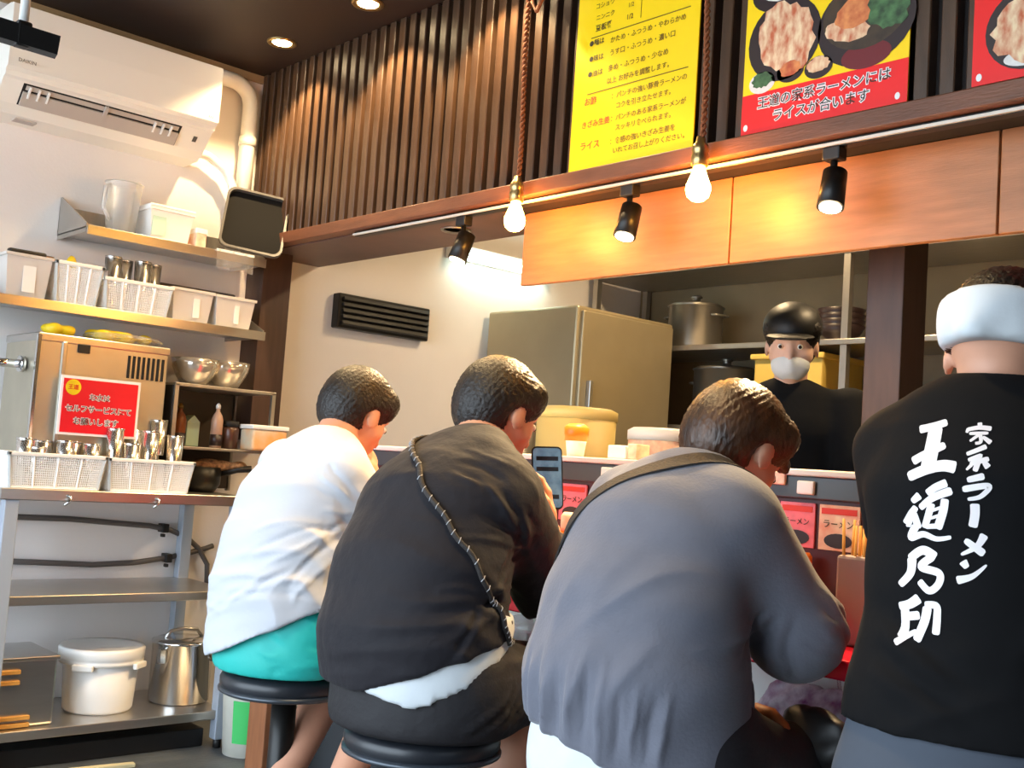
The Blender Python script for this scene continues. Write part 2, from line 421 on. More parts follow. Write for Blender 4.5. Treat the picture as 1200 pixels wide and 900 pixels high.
# ------------------------------------------------------------------ counter
ct = thing('counter', 'long red-topped eating counter with a white front and raised dark ledge', 'counter', (1.9,1.5,0))
MB().box((1.752,-.3,.700), (2.03,3.07,.736), .004).obj('counter_top', M_redctr, ct)
MB().box((1.93,-.3,.42), (2.03,3.05,.70)).obj('front_panel', M_ctrfront, ct); MB().box((1.97,-.3,0), (2.03,3.05,.42)).obj('kick_panel', mat('kick_grey','#2f3236',.6), ct)
MB().box((2.02,-.3,.736), (2.12,3.12,1.005)).obj('ledge_face', M_ledge, ct)
MB().box((2.008,-.3,1.005), (2.13,3.13,1.052), .003).obj('ledge_trim', M_ledgetrim, ct)
MB().box((2.002,-.3,1.052), (2.42,3.14,1.066), .003).obj('ledge_top', M_ledgetop, ct)
MB().box((1.78,2.955,0), (1.84,3.055,.70), .003).obj('support_post', M_legwood, ct)
for k, (y0, y1) in enumerate(((1.258,1.166),(1.352,1.268),(2.012,1.918),(2.11,2.02),(1.455,1.37))):
    c = thing('menu_card', ['cream menu card with dark lettering on the ledge beside the black T-shirt','pink menu card on the ledge beside the grey sleeve','pink menu card on the ledge under the phone','pink menu card on the ledge behind the phone hand','cream menu card on the ledge hidden past the grey shoulder'][k], 'menu card', (2.018,y0,.905), 'menu cards along the ledge')
    MB().box((2.014,y1,.905), (2.019,y0,.997), .001).obj('card', M_cream if k in (0,4) else M_pinkcard, c)
    MB().box((2.0125,y1+.006,.978), (2.0145,y0-.006,.990)).obj('heading_bar', M_redink, c)
    text_part('lettering', 'ラーメン', (2.0122,y0-.012,.952), (0,-1,0), (0,0,1), y0-y1-.024, M_ink, c, .01)
    b = MB(); n = 18; cy, cz = (y0+y1)/2, .925
    b.add([(2.0125, cy+.032*math.cos(2*math.pi*j/n), cz+.015*math.sin(2*math.pi*j/n)) for j in range(n)], [tuple(range(n))]); b.obj('bowl_print', M_bowlp, c)
for k, (yy, zz, m_) in enumerate(((1.285,1.028,M_white),(1.355,1.045,M_cream),(1.84,1.03,M_white))):
    t = MB().box((1.998,yy-.020,zz-.014), (2.008,yy+.020,zz+.014), .003).obj('seat_tag', m_, loc=(2.003,yy,zz-.014))
    tag(t, ['white seat tag on the dark ledge edge beside the black T-shirt','cream seat tag on the ledge edge next to the bent head','white seat tag on the ledge edge beside the phone'][k], 'tag', 'seat tags on the ledge')

# ------------------------------------------------------------------ kitchen behind the counter
ck = thing('work_unit', 'stainless kitchen work unit behind the counter', 'cabinet', (2.75,1.8,0))
MB().box((2.46,-.2,0), (2.90,3.2,.82), .004).obj('body', M_steel2, ck); MB().box((2.44,-.22,.82), (2.92,3.22,.86), .004).obj('worktop', M_steel, ck)
rk = thing('kitchen_rack', 'tall steel kitchen rack against the khaki back wall', 'rack', (4.2,2.4,0))
for z in (.9,1.25,1.62,2.0): MB().box((4.02,1.0,z), (4.44,3.88,z+.025), .003).obj('shelf', M_steel2, rk)
for yy in (1.02,2.44,3.86):
    for xx in (4.04,4.42): MB().box((xx-.015,yy-.015,0), (xx+.015,yy+.015,2.15)).obj('upright', M_steel2, rk)
def stock_pot(loc, r, h, label, m_=M_pot, group='pots on the kitchen rack'):
    t = thing('stock_pot', label, 'pot', loc, group); x, y, z = loc
    MB().lathe([(0,0),(r*.95,0),(r,.012),(r,h),(r+.006,h+.004),(r+.006,h+.008),(r-.006,h+.008),(r-.008,.02),(0,.02)], loc).obj('body', m_, t)
    MB().lathe([(r+.008,h+.008),(r*.9,h+.02),(.02,h+.035),(.018,h+.05),(.03,h+.055),(.02,h+.065),(0,h+.065)], loc).obj('lid', m_, t)
    for s in (-1,1): MB().tube([(x-.05,y+s*r,z+h*.8),(x-.04,y+s*(r+.03),z+h*.8),(x+.04,y+s*(r+.03),z+h*.8),(x+.05,y+s*r,z+h*.8)], .006, 6).obj('handle', m_, t)
    return t
stock_pot((4.2,3.15,1.275),.15,.26,'dull steel stock pot on the rack left of the yellow crates')
stock_pot((4.2,1.42,1.275),.14,.24,'dull steel stock pot on the rack behind the capped worker')
stock_pot((4.2,3.35,1.645),.13,.2,'small stock pot high on the rack under the tube lamp')
for k, (yy, zz) in enumerate(((2.72,1.275),(2.72,1.44),(2.28,1.275))):
    t = thing('noodle_crate', ['yellow plastic crate on the kitchen rack, lower of two','yellow plastic crate on the kitchen rack, stacked on another','yellow plastic crate standing alone on the kitchen rack'][k], 'crate', (4.2,yy,zz), 'crates on the kitchen rack')
    MB().box((4.05,yy-.17,zz), (4.38,yy+.17,zz+.15), .008).obj('body', M_noodbox, t); MB().box((4.035,yy-.185,zz+.13), (4.395,yy+.185,zz+.155), .006).obj('rim', M_noodbox, t)
    MB().box((4.042,yy-.05,zz+.07), (4.052,yy+.05,zz+.1), .004).obj('grip', M_dark, t)
def _bowl(loc, r, h, label, m_, group):
    o = MB().lathe([(0,0),(r*.45,0),(r*.5,.012),(r*.8,h*.5),(r,h),(r-.005,h+.002),(r*.77,h*.5),(r*.4,.02),(0,.018)], loc).obj('ramen_bowl', m_, loc=loc); return tag(o, label, 'bowl', group)
for k in range(5): _bowl((4.18,1.95,1.645+.024*k), .1,.075, ['lowest','second','middle','fourth','topmost'][k]+' white ramen bowl in the nested stack on the upper rack shelf', M_white, 'stacked bowls on the rack')
for k in range(4): _bowl((4.18,2.55,1.645+.024*k), .1,.075, ['lowest','second','third','topmost'][k]+' dark ramen bowl in the nested stack on the upper rack shelf', M_bowlp, 'dark stacked bowls on the rack')
fr = thing('kitchen_fridge', 'tall dull steel refrigerator in the kitchen corner', 'refrigerator', (3.7,3.6,0))
MB().box((3.36,3.32,.08), (4.0,3.90,1.74), .01).obj('body', mat('fridge_steel','#a89a7c',.4,metal=.5,var=.1,vscale=5), fr)
for z0, z1 in ((.10,.9),(.92,1.72)):
    d_ = MB().box((3.38,3.30,z0), (3.98,3.325,z1), .006).obj('door', mat('fridge_steel','#a89a7c',.4,metal=.5), fr); MB().box((3.42,3.275,(z0+z1)/2-.1), (3.44,3.30,(z0+z1)/2+.1), .004).obj('handle', M_steel2, d_)
for xx in (3.42,3.94):
    for yy in (3.38,3.84): MB().cyl((xx,yy,0), (xx,yy,.085), .02, n=12).obj('foot', M_blackpl, fr)
def kitchen_tub(loc, r, h, label, m_, lidm):
    t = thing('kitchen_tub', label, 'tub', loc, 'tubs on the kitchen worktop'); MB().lathe([(0,0),(r*.9,0),(r,.02),(r*1.04,h)], loc).obj('body', m_, t); MB().lathe([(r*1.07,h-.02),(r*1.07,h+.01),(r*.9,h+.02),(0,h+.02)], loc).obj('lid', lidm, t)
kitchen_tub((2.68,2.62,.861),.13,.36,'pale yellow tub on the kitchen worktop behind the phone',mat('pale_yellow','#d9c27a',.5),mat('pale_yellow','#d9c27a',.5))
kitchen_tub((2.72,2.28,.861),.10,.30,'beige tub on the kitchen worktop right of the yellow tub',M_cream,M_white)
kitchen_tub((2.70,3.0,.861),.12,.33,'dull steel tub on the kitchen worktop near the corner post',M_pot,M_pot)
# louvred vent and tube lamp on the white wall in the kitchen
vt = thing('wall_vent', 'dark louvred vent on the white kitchen wall', 'vent', (2.76,YW-.02,1.55))
MB().box((2.52,YW-.05,1.555), (3.0,YW,1.70), .006).obj('vent_frame', M_black, vt)
for k in range(5): MB().box((2.535,YW-.066,1.568+.025*k), (2.985,YW-.05,1.585+.025*k), .002, rotm(rx=-.35)).obj('louvre', M_blackpl, vt)
tl = thing('tube_lamp', 'pale lit tube lamp fixed high on the kitchen wall', 'lamp', (3.45,YW-.06,1.93))
MB().box((3.10,YW-.06,1.955), (3.75,YW,2.02), .006).obj('housing', M_white, tl)
MB().cyl((3.12,YW-.075,1.965), (3.73,YW-.075,1.965), .018, n=14).obj('tube', M_tube, tl)
for xx in (3.115,3.735): MB().box((xx-.012,YW-.1,1.94), (xx+.012,YW-.05,1.99), .003).obj('tube_holder', M_white, tl)

# ================================================================== lights of the place
def spot(name, loc, to, watt, ang, blend, col, r=.03):
    l = bpy.data.lights.new(name, 'SPOT'); l.energy = watt; l.spot_size = math.radians(ang); l.spot_blend = blend; l.color = col; l.shadow_soft_size = r
    o = bpy.data.objects.new(name, l); COL.objects.link(o); o.location = loc
    o.rotation_euler = (Vector(to)-Vector(loc)).to_track_quat('-Z', 'Y').to_euler(); return o
WARM = (1.0, .70, .36)
for k, yy in enumerate((3.53,2.99,2.45)):
    t = thing('downlight', ['round recessed downlight in the ceiling nearest the air conditioner','round recessed downlight in the ceiling, second from the air conditioner','recessed downlight in the ceiling above the first hanging bulb','recessed downlight in the ceiling above the yellow menu poster','recessed downlight in the ceiling above the rice poster'][k], 'downlight', (1.96,yy,HC), 'ceiling downlights')
    MB().lathe([(.034,0),(.036,-.004),(.05,-.007),(.054,-.003),(.054,0)], (1.96,yy,HC)).obj('trim_ring', M_brass, t)
    MB().lathe([(0,-.003),(.034,-.003),(.034,-.001),(0,-.001)], (1.96,yy,HC)).obj('lens', M_lamp, t)
    s = spot('downlight_glow', (1.96,yy,HC-.012), (2.0,yy,0), SPOT_W, 112, .3, WARM, .02); s.parent = t; s.location = Vector((0,0,-.012))
for k, (xx, yy) in enumerate(((1.30,2.35),(1.25,1.45))):
    t = thing('downlight', ['recessed downlight in the ceiling over the diner in teal shorts','recessed downlight in the ceiling over the diner in the black jacket','recessed downlight in the ceiling over the standing worker'][k], 'downlight', (xx,yy,HC), 'ceiling downlights')
    MB().lathe([(.034,0),(.036,-.004),(.05,-.007),(.054,-.003),(.054,0)], (xx,yy,HC)).obj('trim_ring', M_brass, t)
    MB().lathe([(0,-.003),(.034,-.003),(.034,-.001),(0,-.001)], (xx,yy,HC)).obj('lens', M_lamp, t)
    s = spot('downlight_glow', (xx,yy,HC-.012), (xx+.15,yy,0), (16, 46)[k], 90, .6, WARM, .03); s.parent = t; s.location = Vector((0,0,-.012))
for k, (xx, yy) in enumerate(((3.45,2.7),(3.45,1.5))):  # out-of-view fill lamps, added to brighten the kitchen
    t = thing('kitchen_lamp', ['round kitchen ceiling lamp nearer the white wall','round kitchen ceiling lamp above the capped worker'][k], 'lamp', (xx,yy,HC), 'kitchen ceiling lamps')
    MB().lathe([(.10,0),(.11,-.01),(.11,-.03),(.10,-.035)], (xx,yy,HC)).obj('rim', M_white, t)
    MB().lathe([(0,-.04),(.06,-.038),(.10,-.03),(.10,-.02)], (xx,yy,HC)).obj('diffuser', mat('lit_diffuser','#fff0d8',.4,emit=330,ecol='#ffdca8'), t)
# lighting track under the beam with three heads
tr = thing('lighting_track', 'thin track rail running under the slatted beam', 'track', (2.13,1.7,1.79))
MB().box((2.118,.3,1.784), (2.146,3.2,1.800), .002).obj('rail', M_black, tr)
MB().box((2.112,.3,1.786), (2.1185,3.2,1.793)).obj('rail_lip', mat('pale_rail','#d9d2c6',.35), tr)
def track_head(yy, label, aim):
    t = thing('track_spotlight', label, 'spotlight', (2.13,yy,1.784), 'track spotlights'); c = Vector((2.13,yy,1.69)); d = (Vector(aim)-c).normalized()
    MB().box((2.113,yy-.022,1.755), (2.147,yy+.022,1.785), .004).obj('adapter', M_blackpl, t)
    MB().cyl((2.13,yy,1.76), (2.13,yy,1.71), .008, n=10).obj('stem', M_black, t)
    h = MB().cyl(c-d*.045, c+d*.045, .027, .03, 22).obj('head', M_black, t)
    MB().cyl(c+d*.0455, c+d*.047, .024, n=20).obj('lens', M_lamp, h)
    s = spot('track_glow', c+d*.055, aim, TRACK_W, 95, .6, WARM, .02); s.parent = t; s.location = c+d*.055-Vector((2.13,yy,1.784))
track_head(2.62, 'black track spotlight partly behind the beam at the far end', (1.85,2.7,.8))
track_head(1.94, 'black track spotlight with a shiny head between the two hanging bulbs', (1.85,1.9,.8))
track_head(1.336, 'black track spotlight under the rice poster', (1.85,1.25,.8))
def pendant(yy, label, zt):
    t = thing('pendant_bulb', label, 'pendant lamp', (2.05,yy,1.71), 'bare hanging filament bulbs'); x = 2.05
    B = MB()
    for ph in (0, math.pi):
        pts = []; n = 150
        for i in range(n+1):
            z = 1.825+(HC-1.825)*i/n; a = ph+i*.85; off = .006*math.sin(z*9)
            pts.append((x+.0042*math.cos(a), yy+off+.0042*math.sin(a), z))
        B.tube(pts, .0042, 6)
    B.obj('twisted_cord', M_cord, t)
    B = MB(); pts = []
    for i in range(30):
        a = i/29*math.pi*1.9; pts.append((x-.012, yy-.045+.03*math.cos(a)+.012*math.sin(a*2), zt+.05*math.sin(a)))
    B.tube(pts, .006, 6); B.obj('cord_loop', M_cord, t)
    MB().lathe([(0,.07),(.010,.07),(.013,.055),(.019,.05),(.021,.035),(.018,.030),(.021,.022),(.021,.0),(.017,-.004),(0,-.004)], (x,yy,1.775), 18).obj('socket', M_brass, t)
    MB().lathe([(.013,.03),(.015,.018),(.022,0),(.029,-.018),(.030,-.03),(.026,-.045),(.015,-.055),(0,-.058)], (x,yy,1.745), 20).obj('bulb', M_bulb, t)
pendant(2.297, 'lit bulb on a twisted brown cord left of the yellow menu poster', 2.36)
pendant(1.65, 'lit bulb on a twisted brown cord between the two posters', 2.46)
# short rail in the upper left with its hanger, carrying a lamp towards the air conditioner
t = thing('ceiling_rail', 'black lighting rail hanging from the ceiling near the air conditioner', 'track', (.60,1.9,1.66))
a, b = Vector((.618,1.85,1.665)), Vector((-.25,2.02,1.73)); R = (b-a).normalized()
B = MB(); u = R; w = Vector((0,0,1)); n_ = u.cross(w).normalized(); w = n_.cross(u)
B.prism([(-.013,-.016),(.013,-.016),(.013,.016),(-.013,.016)], a, n_, w, R*.9); B.obj('rail', M_black, t)
p = a+R*.055
MB().cyl(p+Vector((0,0,.02)), (p.x,p.y,HC), .0075, n=10).obj('hanger_rod', M_white, t)
MB().box(p-Vector((.012,.012,.018)), p+Vector((.012,.012,.024)), .004).obj('clamp', M_black, t)
q = a+R*.45
MB().cyl(q-Vector((0,0,.03)), q-Vector((0,0,.10)), .03, .03, 18).obj('lamp_head', M_black, t)
s = spot('rail_glow', q-Vector((0,0,.02))+Vector((.06,.1,.02)), (1.35,3.7,2.35), 14, 60, .7, (1,.74,.42), .03); s.parent = t; s.location = s.location-Vector(t.location)

# ================================================================== posters on the slats
PX = XS-.012
def P(u, v, d=0): return (PX-d, u, v)         # u along the wall, v height
RY, UZ = (0,-1,0), (0,0,1)
yp = thing('menu_poster', 'yellow paper poster of ordering choices with brown print and red headings', 'poster', P(1.93,1.84))
MB().box((PX,1.714,1.842), (PX+.004,2.143,2.46)).obj('sheet', M_yellow, yp)
YT = [
    ('コショウ', 2.0752, 2.2890, 0.0661, 'b'), ('1/2', 1.9551, 2.2622, 0.0179, 'b'), ('ニンニク', 2.0723, 2.2563, 0.0659, 'b'), ('1/2', 1.9585, 2.2292, 0.0209, 'b'),
    ('豆板醤', 2.0728, 2.2253, 0.0598, 'k'), ('●麺は', 2.0919, 2.1867, 0.0539, 'k'), ('かため・ふつうめ・やわらかめ', 2.0140, 2.1799, 0.2565, 'b'),
    ('●味は', 2.0893, 2.1430, 0.0519, 'k'), ('うす口・ふつうめ・濃い口', 2.0125, 2.1442, 0.2224, 'b'), ('●油は', 2.0907, 2.1002, 0.0537, 'k'),
    ('多め・ふつうめ・少なめ', 2.0163, 2.1016, 0.2071, 'b'), ('以上 お好みを調整します。', 2.0184, 2.0669, 0.2146, 'b'), ('お酢', 2.0968, 2.0227, 0.0445, 'r'),
    ('：パンチの強い豚骨ラーメンの', 1.9961, 2.0225, 0.2529, 'b'), ('コクを引き立たせます。', 1.9784, 1.9934, 0.1853, 'b'), ('きざみ生姜', 2.1008, 1.9591, 0.1008, 'r'),
    ('：パンチのある家系ラーメンが', 1.9940, 1.9605, 0.2523, 'b'), ('スッキリ食べられます。', 1.9764, 1.9330, 0.1880, 'b'), ('ライス', 2.1019, 1.8987, 0.0697, 'r'),
    ('：食感の強いきざみ生姜を', 1.9917, 1.8976, 0.2191, 'b'), ('いれてお召し上がりください。', 1.9804, 1.8715, 0.2400, 'b')]
for body, u, v, w_, c in YT:
    text_part('lettering', body, P(u, v, .0012), RY, UZ, w_, {'b': M_brownink, 'k': M_ink, 'r': M_redink}[c], yp, .012)
MB().box((PX-.001,1.745,2.208), (PX,2.088,2.2105)).obj('rule', M_brownink, yp); MB().box((PX-.001,1.742,2.051), (PX,2.089,2.0535)).obj('rule', M_brownink, yp)
MB().box((PX-.001,1.9105,2.223), (PX,1.912,2.40)).obj('rule', M_brownink, yp)
def disc(name, cu, cv, ru, rv, d, m_, par, n=28, rot=0, jag=0):
    vs = []
    for i in range(n):
        a = 2*math.pi*i/n; k = 1+jag*random.uniform(-1,1); x, y = ru*k*math.cos(a), rv*k*math.sin(a)
        vs.append(P(cu-(x*math.cos(rot)-y*math.sin(rot)), cv+x*math.sin(rot)+y*math.cos(rot), d))
    return MB().add(vs, [tuple(range(n))]).obj(name, m_, par)
rp = thing('rice_poster', 'yellow and red glossy poster with pictures of ramen bowls and rice', 'poster', P(1.36,1.845))
MB().box((PX,1.150,1.845), (PX+.004,1.570,2.40)).obj('sheet', M_yellow, rp)
MB().box((PX-.0006,1.150,1.845), (PX,1.570,1.940)).obj('red_band', M_red, rp)
for body, u, v, w_ in (('王道の家系ラーメンには',1.525,1.903,.336),('ライスが合います',1.480,1.866,.242)):
    text_part('lettering_outline', body, P(u+.002, v, .0014), RY, UZ, w_+.004, M_whiteink, rp, .07)
    text_part('lettering', body, P(u, v, .0022), RY, UZ, w_, M_ink, rp, .005)
for u in (1.557,1.172): disc('fixing', u, 1.861, .006, .008, .0012, M_white, rp, 12)
disc('bowl_print', 1.462, 2.055, .098, .098, .0010, M_bowlp, rp); disc('pork_print', 1.455, 2.06, .072, .088, .0016, M_noodle, rp, jag=.12, rot=.5)
disc('rice_print', 1.47, 2.175, .085, .05, .0012, M_bowlp, rp); disc('rice_top_print', 1.47, 2.185, .065, .036, .0018, M_rice, rp, jag=.06)
disc('bowl_print', 1.255, 2.045, .118, .1, .0010, M_bowlp, rp); disc('broth_print', 1.255, 2.065, .105, .082, .0014, M_broth, rp)
disc('bowl_foot_print', 1.25, 1.968, .06, .03, .0012, mat('print_maroon','#6a1a20',.4), rp)
disc('pork_slice_print', 1.27, 2.075, .06, .036, .0020, M_pork, rp, rot=.35, jag=.07); disc('noodle_print', 1.30, 2.035, .055, .026, .0018, M_noodle, rp, rot=-.2, jag=.1)
disc('greens_print', 1.20, 2.06, .045, .05, .0024, M_greens, rp, rot=.6, jag=.15)
for u, v, m_ in ((1.517,1.967,M_greens),(1.441,1.978,M_pork),(1.367,1.971,M_noodle)):
    disc('dish_print', u, v-.004, .036, .026, .0010, M_bowlp if m_ is not M_greens else M_rice, rp); disc('topping_print', u, v+.002, .028, .018, .0022, m_, rp, jag=.12)
r3 = thing('bowl_poster', 'red poster with a ramen bowl picture at the right edge', 'poster', P(.85,1.845))
MB().box((PX,.60,1.846), (PX+.004,1.013,2.40)).obj('sheet', M_red, r3); disc('bowl_print', .90, 1.945, .088, .085, .001, M_bowlp, r3); disc('noodle_print', .895, 1.945, .078, .07, .0016, M_noodle, r3, jag=.1)
disc('fixing', .998, 1.862, .006, .008, .0012, M_white, r3, 12); disc('rim_print', .90, 1.885, .05, .018, .0012, M_rice, r3)

# ================================================================== air conditioner and its pipes
ac = thing('air_conditioner', 'white wall-mounted split air conditioner with open outlet', 'air conditioner', (1.45,YW,2.06))
def xprism(b, poly, x0, x1): return b.prism([(y, z) for y, z in poly], (x0,0,0), (0,1,0), (0,0,1), (x1-x0,0,0))
b = MB(); xprism(b, [(YW,2.41),(3.72,2.41),(3.705,2.40),(3.70,2.20),(3.705,2.17),(3.72,2.165),(3.78,2.10),(3.82,2.075),(YW,2.07)], 1.085, 1.815); b.obj('body', M_ac, ac)
b = MB(); xprism(b, [(3.70,2.405),(3.682,2.398),(3.678,2.30),(3.682,2.195),(3.70,2.185)], 1.083, 1.817); b.obj('front_panel', M_ac, ac)
sl = Vector((0,3.78-3.72,2.10-2.165)); nrm = Vector((0,-.73,-.68))
def ac_slope(x0, x1, s0, s1, d0, d1):
    b = MB(); p0 = Vector((x0,3.72,2.165))+sl*s0+nrm*d0; b.prism([(0,0),(1,0),(1,1),(0,1)], p0, (x1-x0,0,0), sl*(s1-s0), nrm*(d1-d0)); return b
ac_slope(1.15,1.70,.06,.98,.0005,.0012).obj('outlet', M_dark, ac)
ac_slope(1.155,1.695,.38,.95,.002,.009).obj('louvre', M_acin, ac)
ac_slope(1.16,1.69,.12,.30,.0015,.004).obj('rear_vane', M_acin, ac)
for k in range(3):
    for x0 in (1.17,1.60): ac_slope(x0+.03*k,x0+.03*k+.006,.15,.6,.002,.012).obj('guide_fin', M_white, ac)
ac_slope(1.42,1.432,.08,.5,.002,.013).obj('guide_fin', M_acin, ac)
ac_slope(1.755,1.77,.35,.6,.0005,.0015).obj('indicator', M_hose, ac)
text_part('logo', 'DAIKIN', (1.112,3.6765,2.212), (1,0,0), (0,0,1), .055, mat('grey_print','#8d8781',.5), ac, .01)
text_part('small_print', 'R32', (1.775,3.6775,2.205), (1,0,0), (0,0,1), .018, M_hose, ac, .01)
b = MB(); xprism(b, [(3.84,2.075),(3.88,2.075),(3.88,2.0685),(3.84,2.0685)], 1.17, 1.24); b.obj('label_strip', M_acin, ac)
pc = thing('pipe_cover', 'white pipe cover bending down the corner beside the air conditioner', 'pipe cover', (2.05,YW,2.0))
path = [(1.82,3.885,2.44)]+[(1.96+.085*math.sin(a),3.885,2.355+.085*math.cos(a)) for a in [i*math.pi/2/10 for i in range(11)]]+[(2.045,3.885,1.75)]
MB().tube(path, .030, 12).obj('duct', M_ac, pc)
MB().cyl((2.045,3.885,2.20), (2.045,3.885,2.235), .034, n=16).obj('joint_band', M_ac, pc)
dh = [(1.74,3.87,2.10),(1.80,3.87,2.125),(1.88,3.87,2.12),(1.95,3.87,2.085),(1.99,3.87,2.03),(2.0,3.87,1.95),(2.0,3.87,1.72)]
tag(MB().tube(dh, .017, 10).obj('drain_hose', M_white, loc=(2.0,3.87,1.72)), 'white drain hose curving down from under the air conditioner', 'hose')

# ================================================================== wall shelves
def wall_shelf(x0, x1, yf, z, label, side=True):
    t = thing('wall_shelf', label, 'shelf', ((x0+x1)/2,YW,z), 'steel wall shelves')
    MB().box((x0,yf,z-.006), (x1,YW,z), .001).obj('shelf_board', M_steel, t)
    MB().box((x0,yf-.003,z-.028), (x1,yf+.003,z+.004), .001).obj('front_lip', M_steel, t)
    MB().box((x0,YW-.004,z), (x1,YW,z+.10)).obj('back_plate', M_steel2, t)
    for xx in (x0,x1-.004):
        b = MB(); b.prism([(YW,z-.02),(yf+.01,z-.02),(yf+.01,z+.01),(YW-.01,z+.13),(YW,z+.13)], (xx,0,0), (0,1,0), (0,0,1), (.004,0,0)); b.obj('end_plate', M_steel2, t)
    return t
wall_shelf(1.375,2.045,3.66,1.728,'upper steel wall shelf holding a clear pitcher and white tub')
wall_shelf(1.05,2.05,3.63,1.455,'lower steel wall shelf holding a row of bins')
# upper shelf things
pt = thing('clear_pitcher', 'tall clear plastic pitcher on the upper wall shelf', 'pitcher', (1.53,3.77,1.728))
MB().lathe([(0,.002),(.045,.002),(.048,.006),(.062,.185),(.066,.19),(.064,.19),(.060,.186),(.046,.008),(0,.006)], (1.53,3.77,1.728)).obj('body', M_clear, pt)
MB().tube([(1.478,3.75,1.90),(1.455,3.74,1.89),(1.452,3.74,1.82),(1.485,3.755,1.78)], .008, 8).obj('handle', M_clear, pt)
def tub(x0, x1, y0, y1, z0, z1, name, label, m_, group=None, taper=.012, lid=None, sticker=None):
    t = thing(name, label, name.split('_')[-1], ((x0+x1)/2,(y0+y1)/2,z0), group); th = .003
    b = MB(); q = taper
    def ring(d, z, k): return [(x0+q*k+d,y0+q*k+d,z),(x1-q*k-d,y0+q*k+d,z),(x1-q*k-d,y1-q*k-d,z),(x0+q*k+d,y1-q*k-d,z)]
    vs = ring(0,z0,1)+ring(0,z1,0)+ring(th,z1,0)+ring(th,z0+th,1)
    fs = [(3,2,1,0)]+[(i,(i+1)%4,4+(i+1)%4,4+i) for i in range(4)]+[(4+i,4+(i+1)%4,8+(i+1)%4,8+i) for i in range(4)]+[(8+i,8+(i+1)%4,12+(i+1)%4,12+i) for i in range(4)]+[(12,13,14,15)]
    b.add(vs, fs); b.obj('body', m_, t)
    b = MB()
    for a_, b_ in (((x0-.005,y0-.005),(x1+.005,y0+.002)),((x0-.005,y1-.002),(x1+.005,y1+.005)),((x0-.005,y0),(x0+.002,y1)),((x1-.002,y0),(x1+.005,y1))): b.box((*a_,z1-.008), (*b_,z1+.002), .001, seg=1)
    b.obj('rim', m_, t)
    if lid: MB().box((x0-.006,y0-.006,z1), (x1+.006,y1+.006,z1+.012), .004).obj('lid', lid, t)
    if sticker:
        sx0, sx1, m2 = sticker; MB().box((sx0,y0+q*.5-.003,z0+.02), (sx1,y0+q*.5-.001,z1-.015)).obj('sticker', m2, t)
    return t
tub(1.60,1.76,3.69,3.85,1.729,1.845,'white_tub','square white plastic tub on the upper wall shelf',M_white,lid=M_white,sticker=(1.61,1.66,M_mint))
t = thing('paper_cup_pack','small cream box on the upper wall shelf beside the tub','box',(1.80,3.72,1.729))
MB().box((1.775,3.69,1.729), (1.815,3.76,1.80), .003).obj('carton', M_cream, t); MB().box((1.773,3.688,1.785), (1.817,3.762,1.803), .002).obj('flap', M_white, t)
sg = thing('film_strip', 'strip of clear plastic film taped to the upper shelf front', 'film', (1.93,3.65,1.66))
b = MB(); n = 14
for i in range(n+1):
    x = 1.84+.15*i/n; b.v += [(x,3.652-.003*math.sin(i*1.3),1.735),(x,3.650-.006*math.sin(i*1.7+1),1.665)]
b.add([], []); b.f = [(2*i,2*i+2,2*i+3,2*i+1) for i in range(n)]; b.sm = [True]*n; b.obj('film', M_film, sg); MB().box((1.84,3.65,1.728), (1.99,3.654,1.737)).obj('tape', M_white, sg)
# black tray leaning in the corner
t = thing('black_tray', 'black rounded serving tray leaning at the end of the upper shelf', 'tray', (2.03,3.72,1.732))
def rrect(w_, h_, r, n=5):
    pts = []
    for cx, cy, a0 in ((w_/2-r,h_/2-r,0),(-w_/2+r,h_/2-r,90),(-w_/2+r,-h_/2+r,180),(w_/2-r,-h_/2+r,270)):
        for i in range(n+1): a = math.radians(a0+90*i/n); pts.append((cx+r*math.cos(a),cy+r*math.sin(a)))
    return pts
ux = Vector((.93,-.36,.09)).normalized(); nz = Vector((.30,.86,-.28)); nz = (nz-ux*nz.dot(ux)).normalized(); uy = nz.cross(ux); uy = uy if uy.z > 0 else -uy
ux, uy = (ux*.978-uy*.207).normalized(), (uy*.978+ux*.207).normalized(); cc = Vector((2.005,3.70,1.865)); B = MB(); B.prism(rrect(.215,.235,.03), cc, ux, uy, nz*.006); B.obj('tray_base', mat('matt_black_tray','#121110',.7,spec=.15), t)
B = MB(); ro = rrect(.232,.252,.034); ri = rrect(.215,.235,.03); n = len(ro)
vs = [cc+ux*a+uy*b for a, b in ro]+[cc+ux*a+uy*b for a, b in ri]; vs += [v-nz*.018 for v in vs]
B.add(vs, [(i,(i+1)%n,n+(i+1)%n,n+i) for i in range(n)]+[(2*n+i,3*n+i,3*n+(i+1)%n,2*n+(i+1)%n) for i in range(n)]+[(i,2*n+i,2*n+(i+1)%n,(i+1)%n) for i in range(n)]+[(n+i,n+(i+1)%n,3*n+(i+1)%n,3*n+i) for i in range(n)])
B.obj('tray_rim', mat('tray_rim_grey','#5c5853',.35), t)
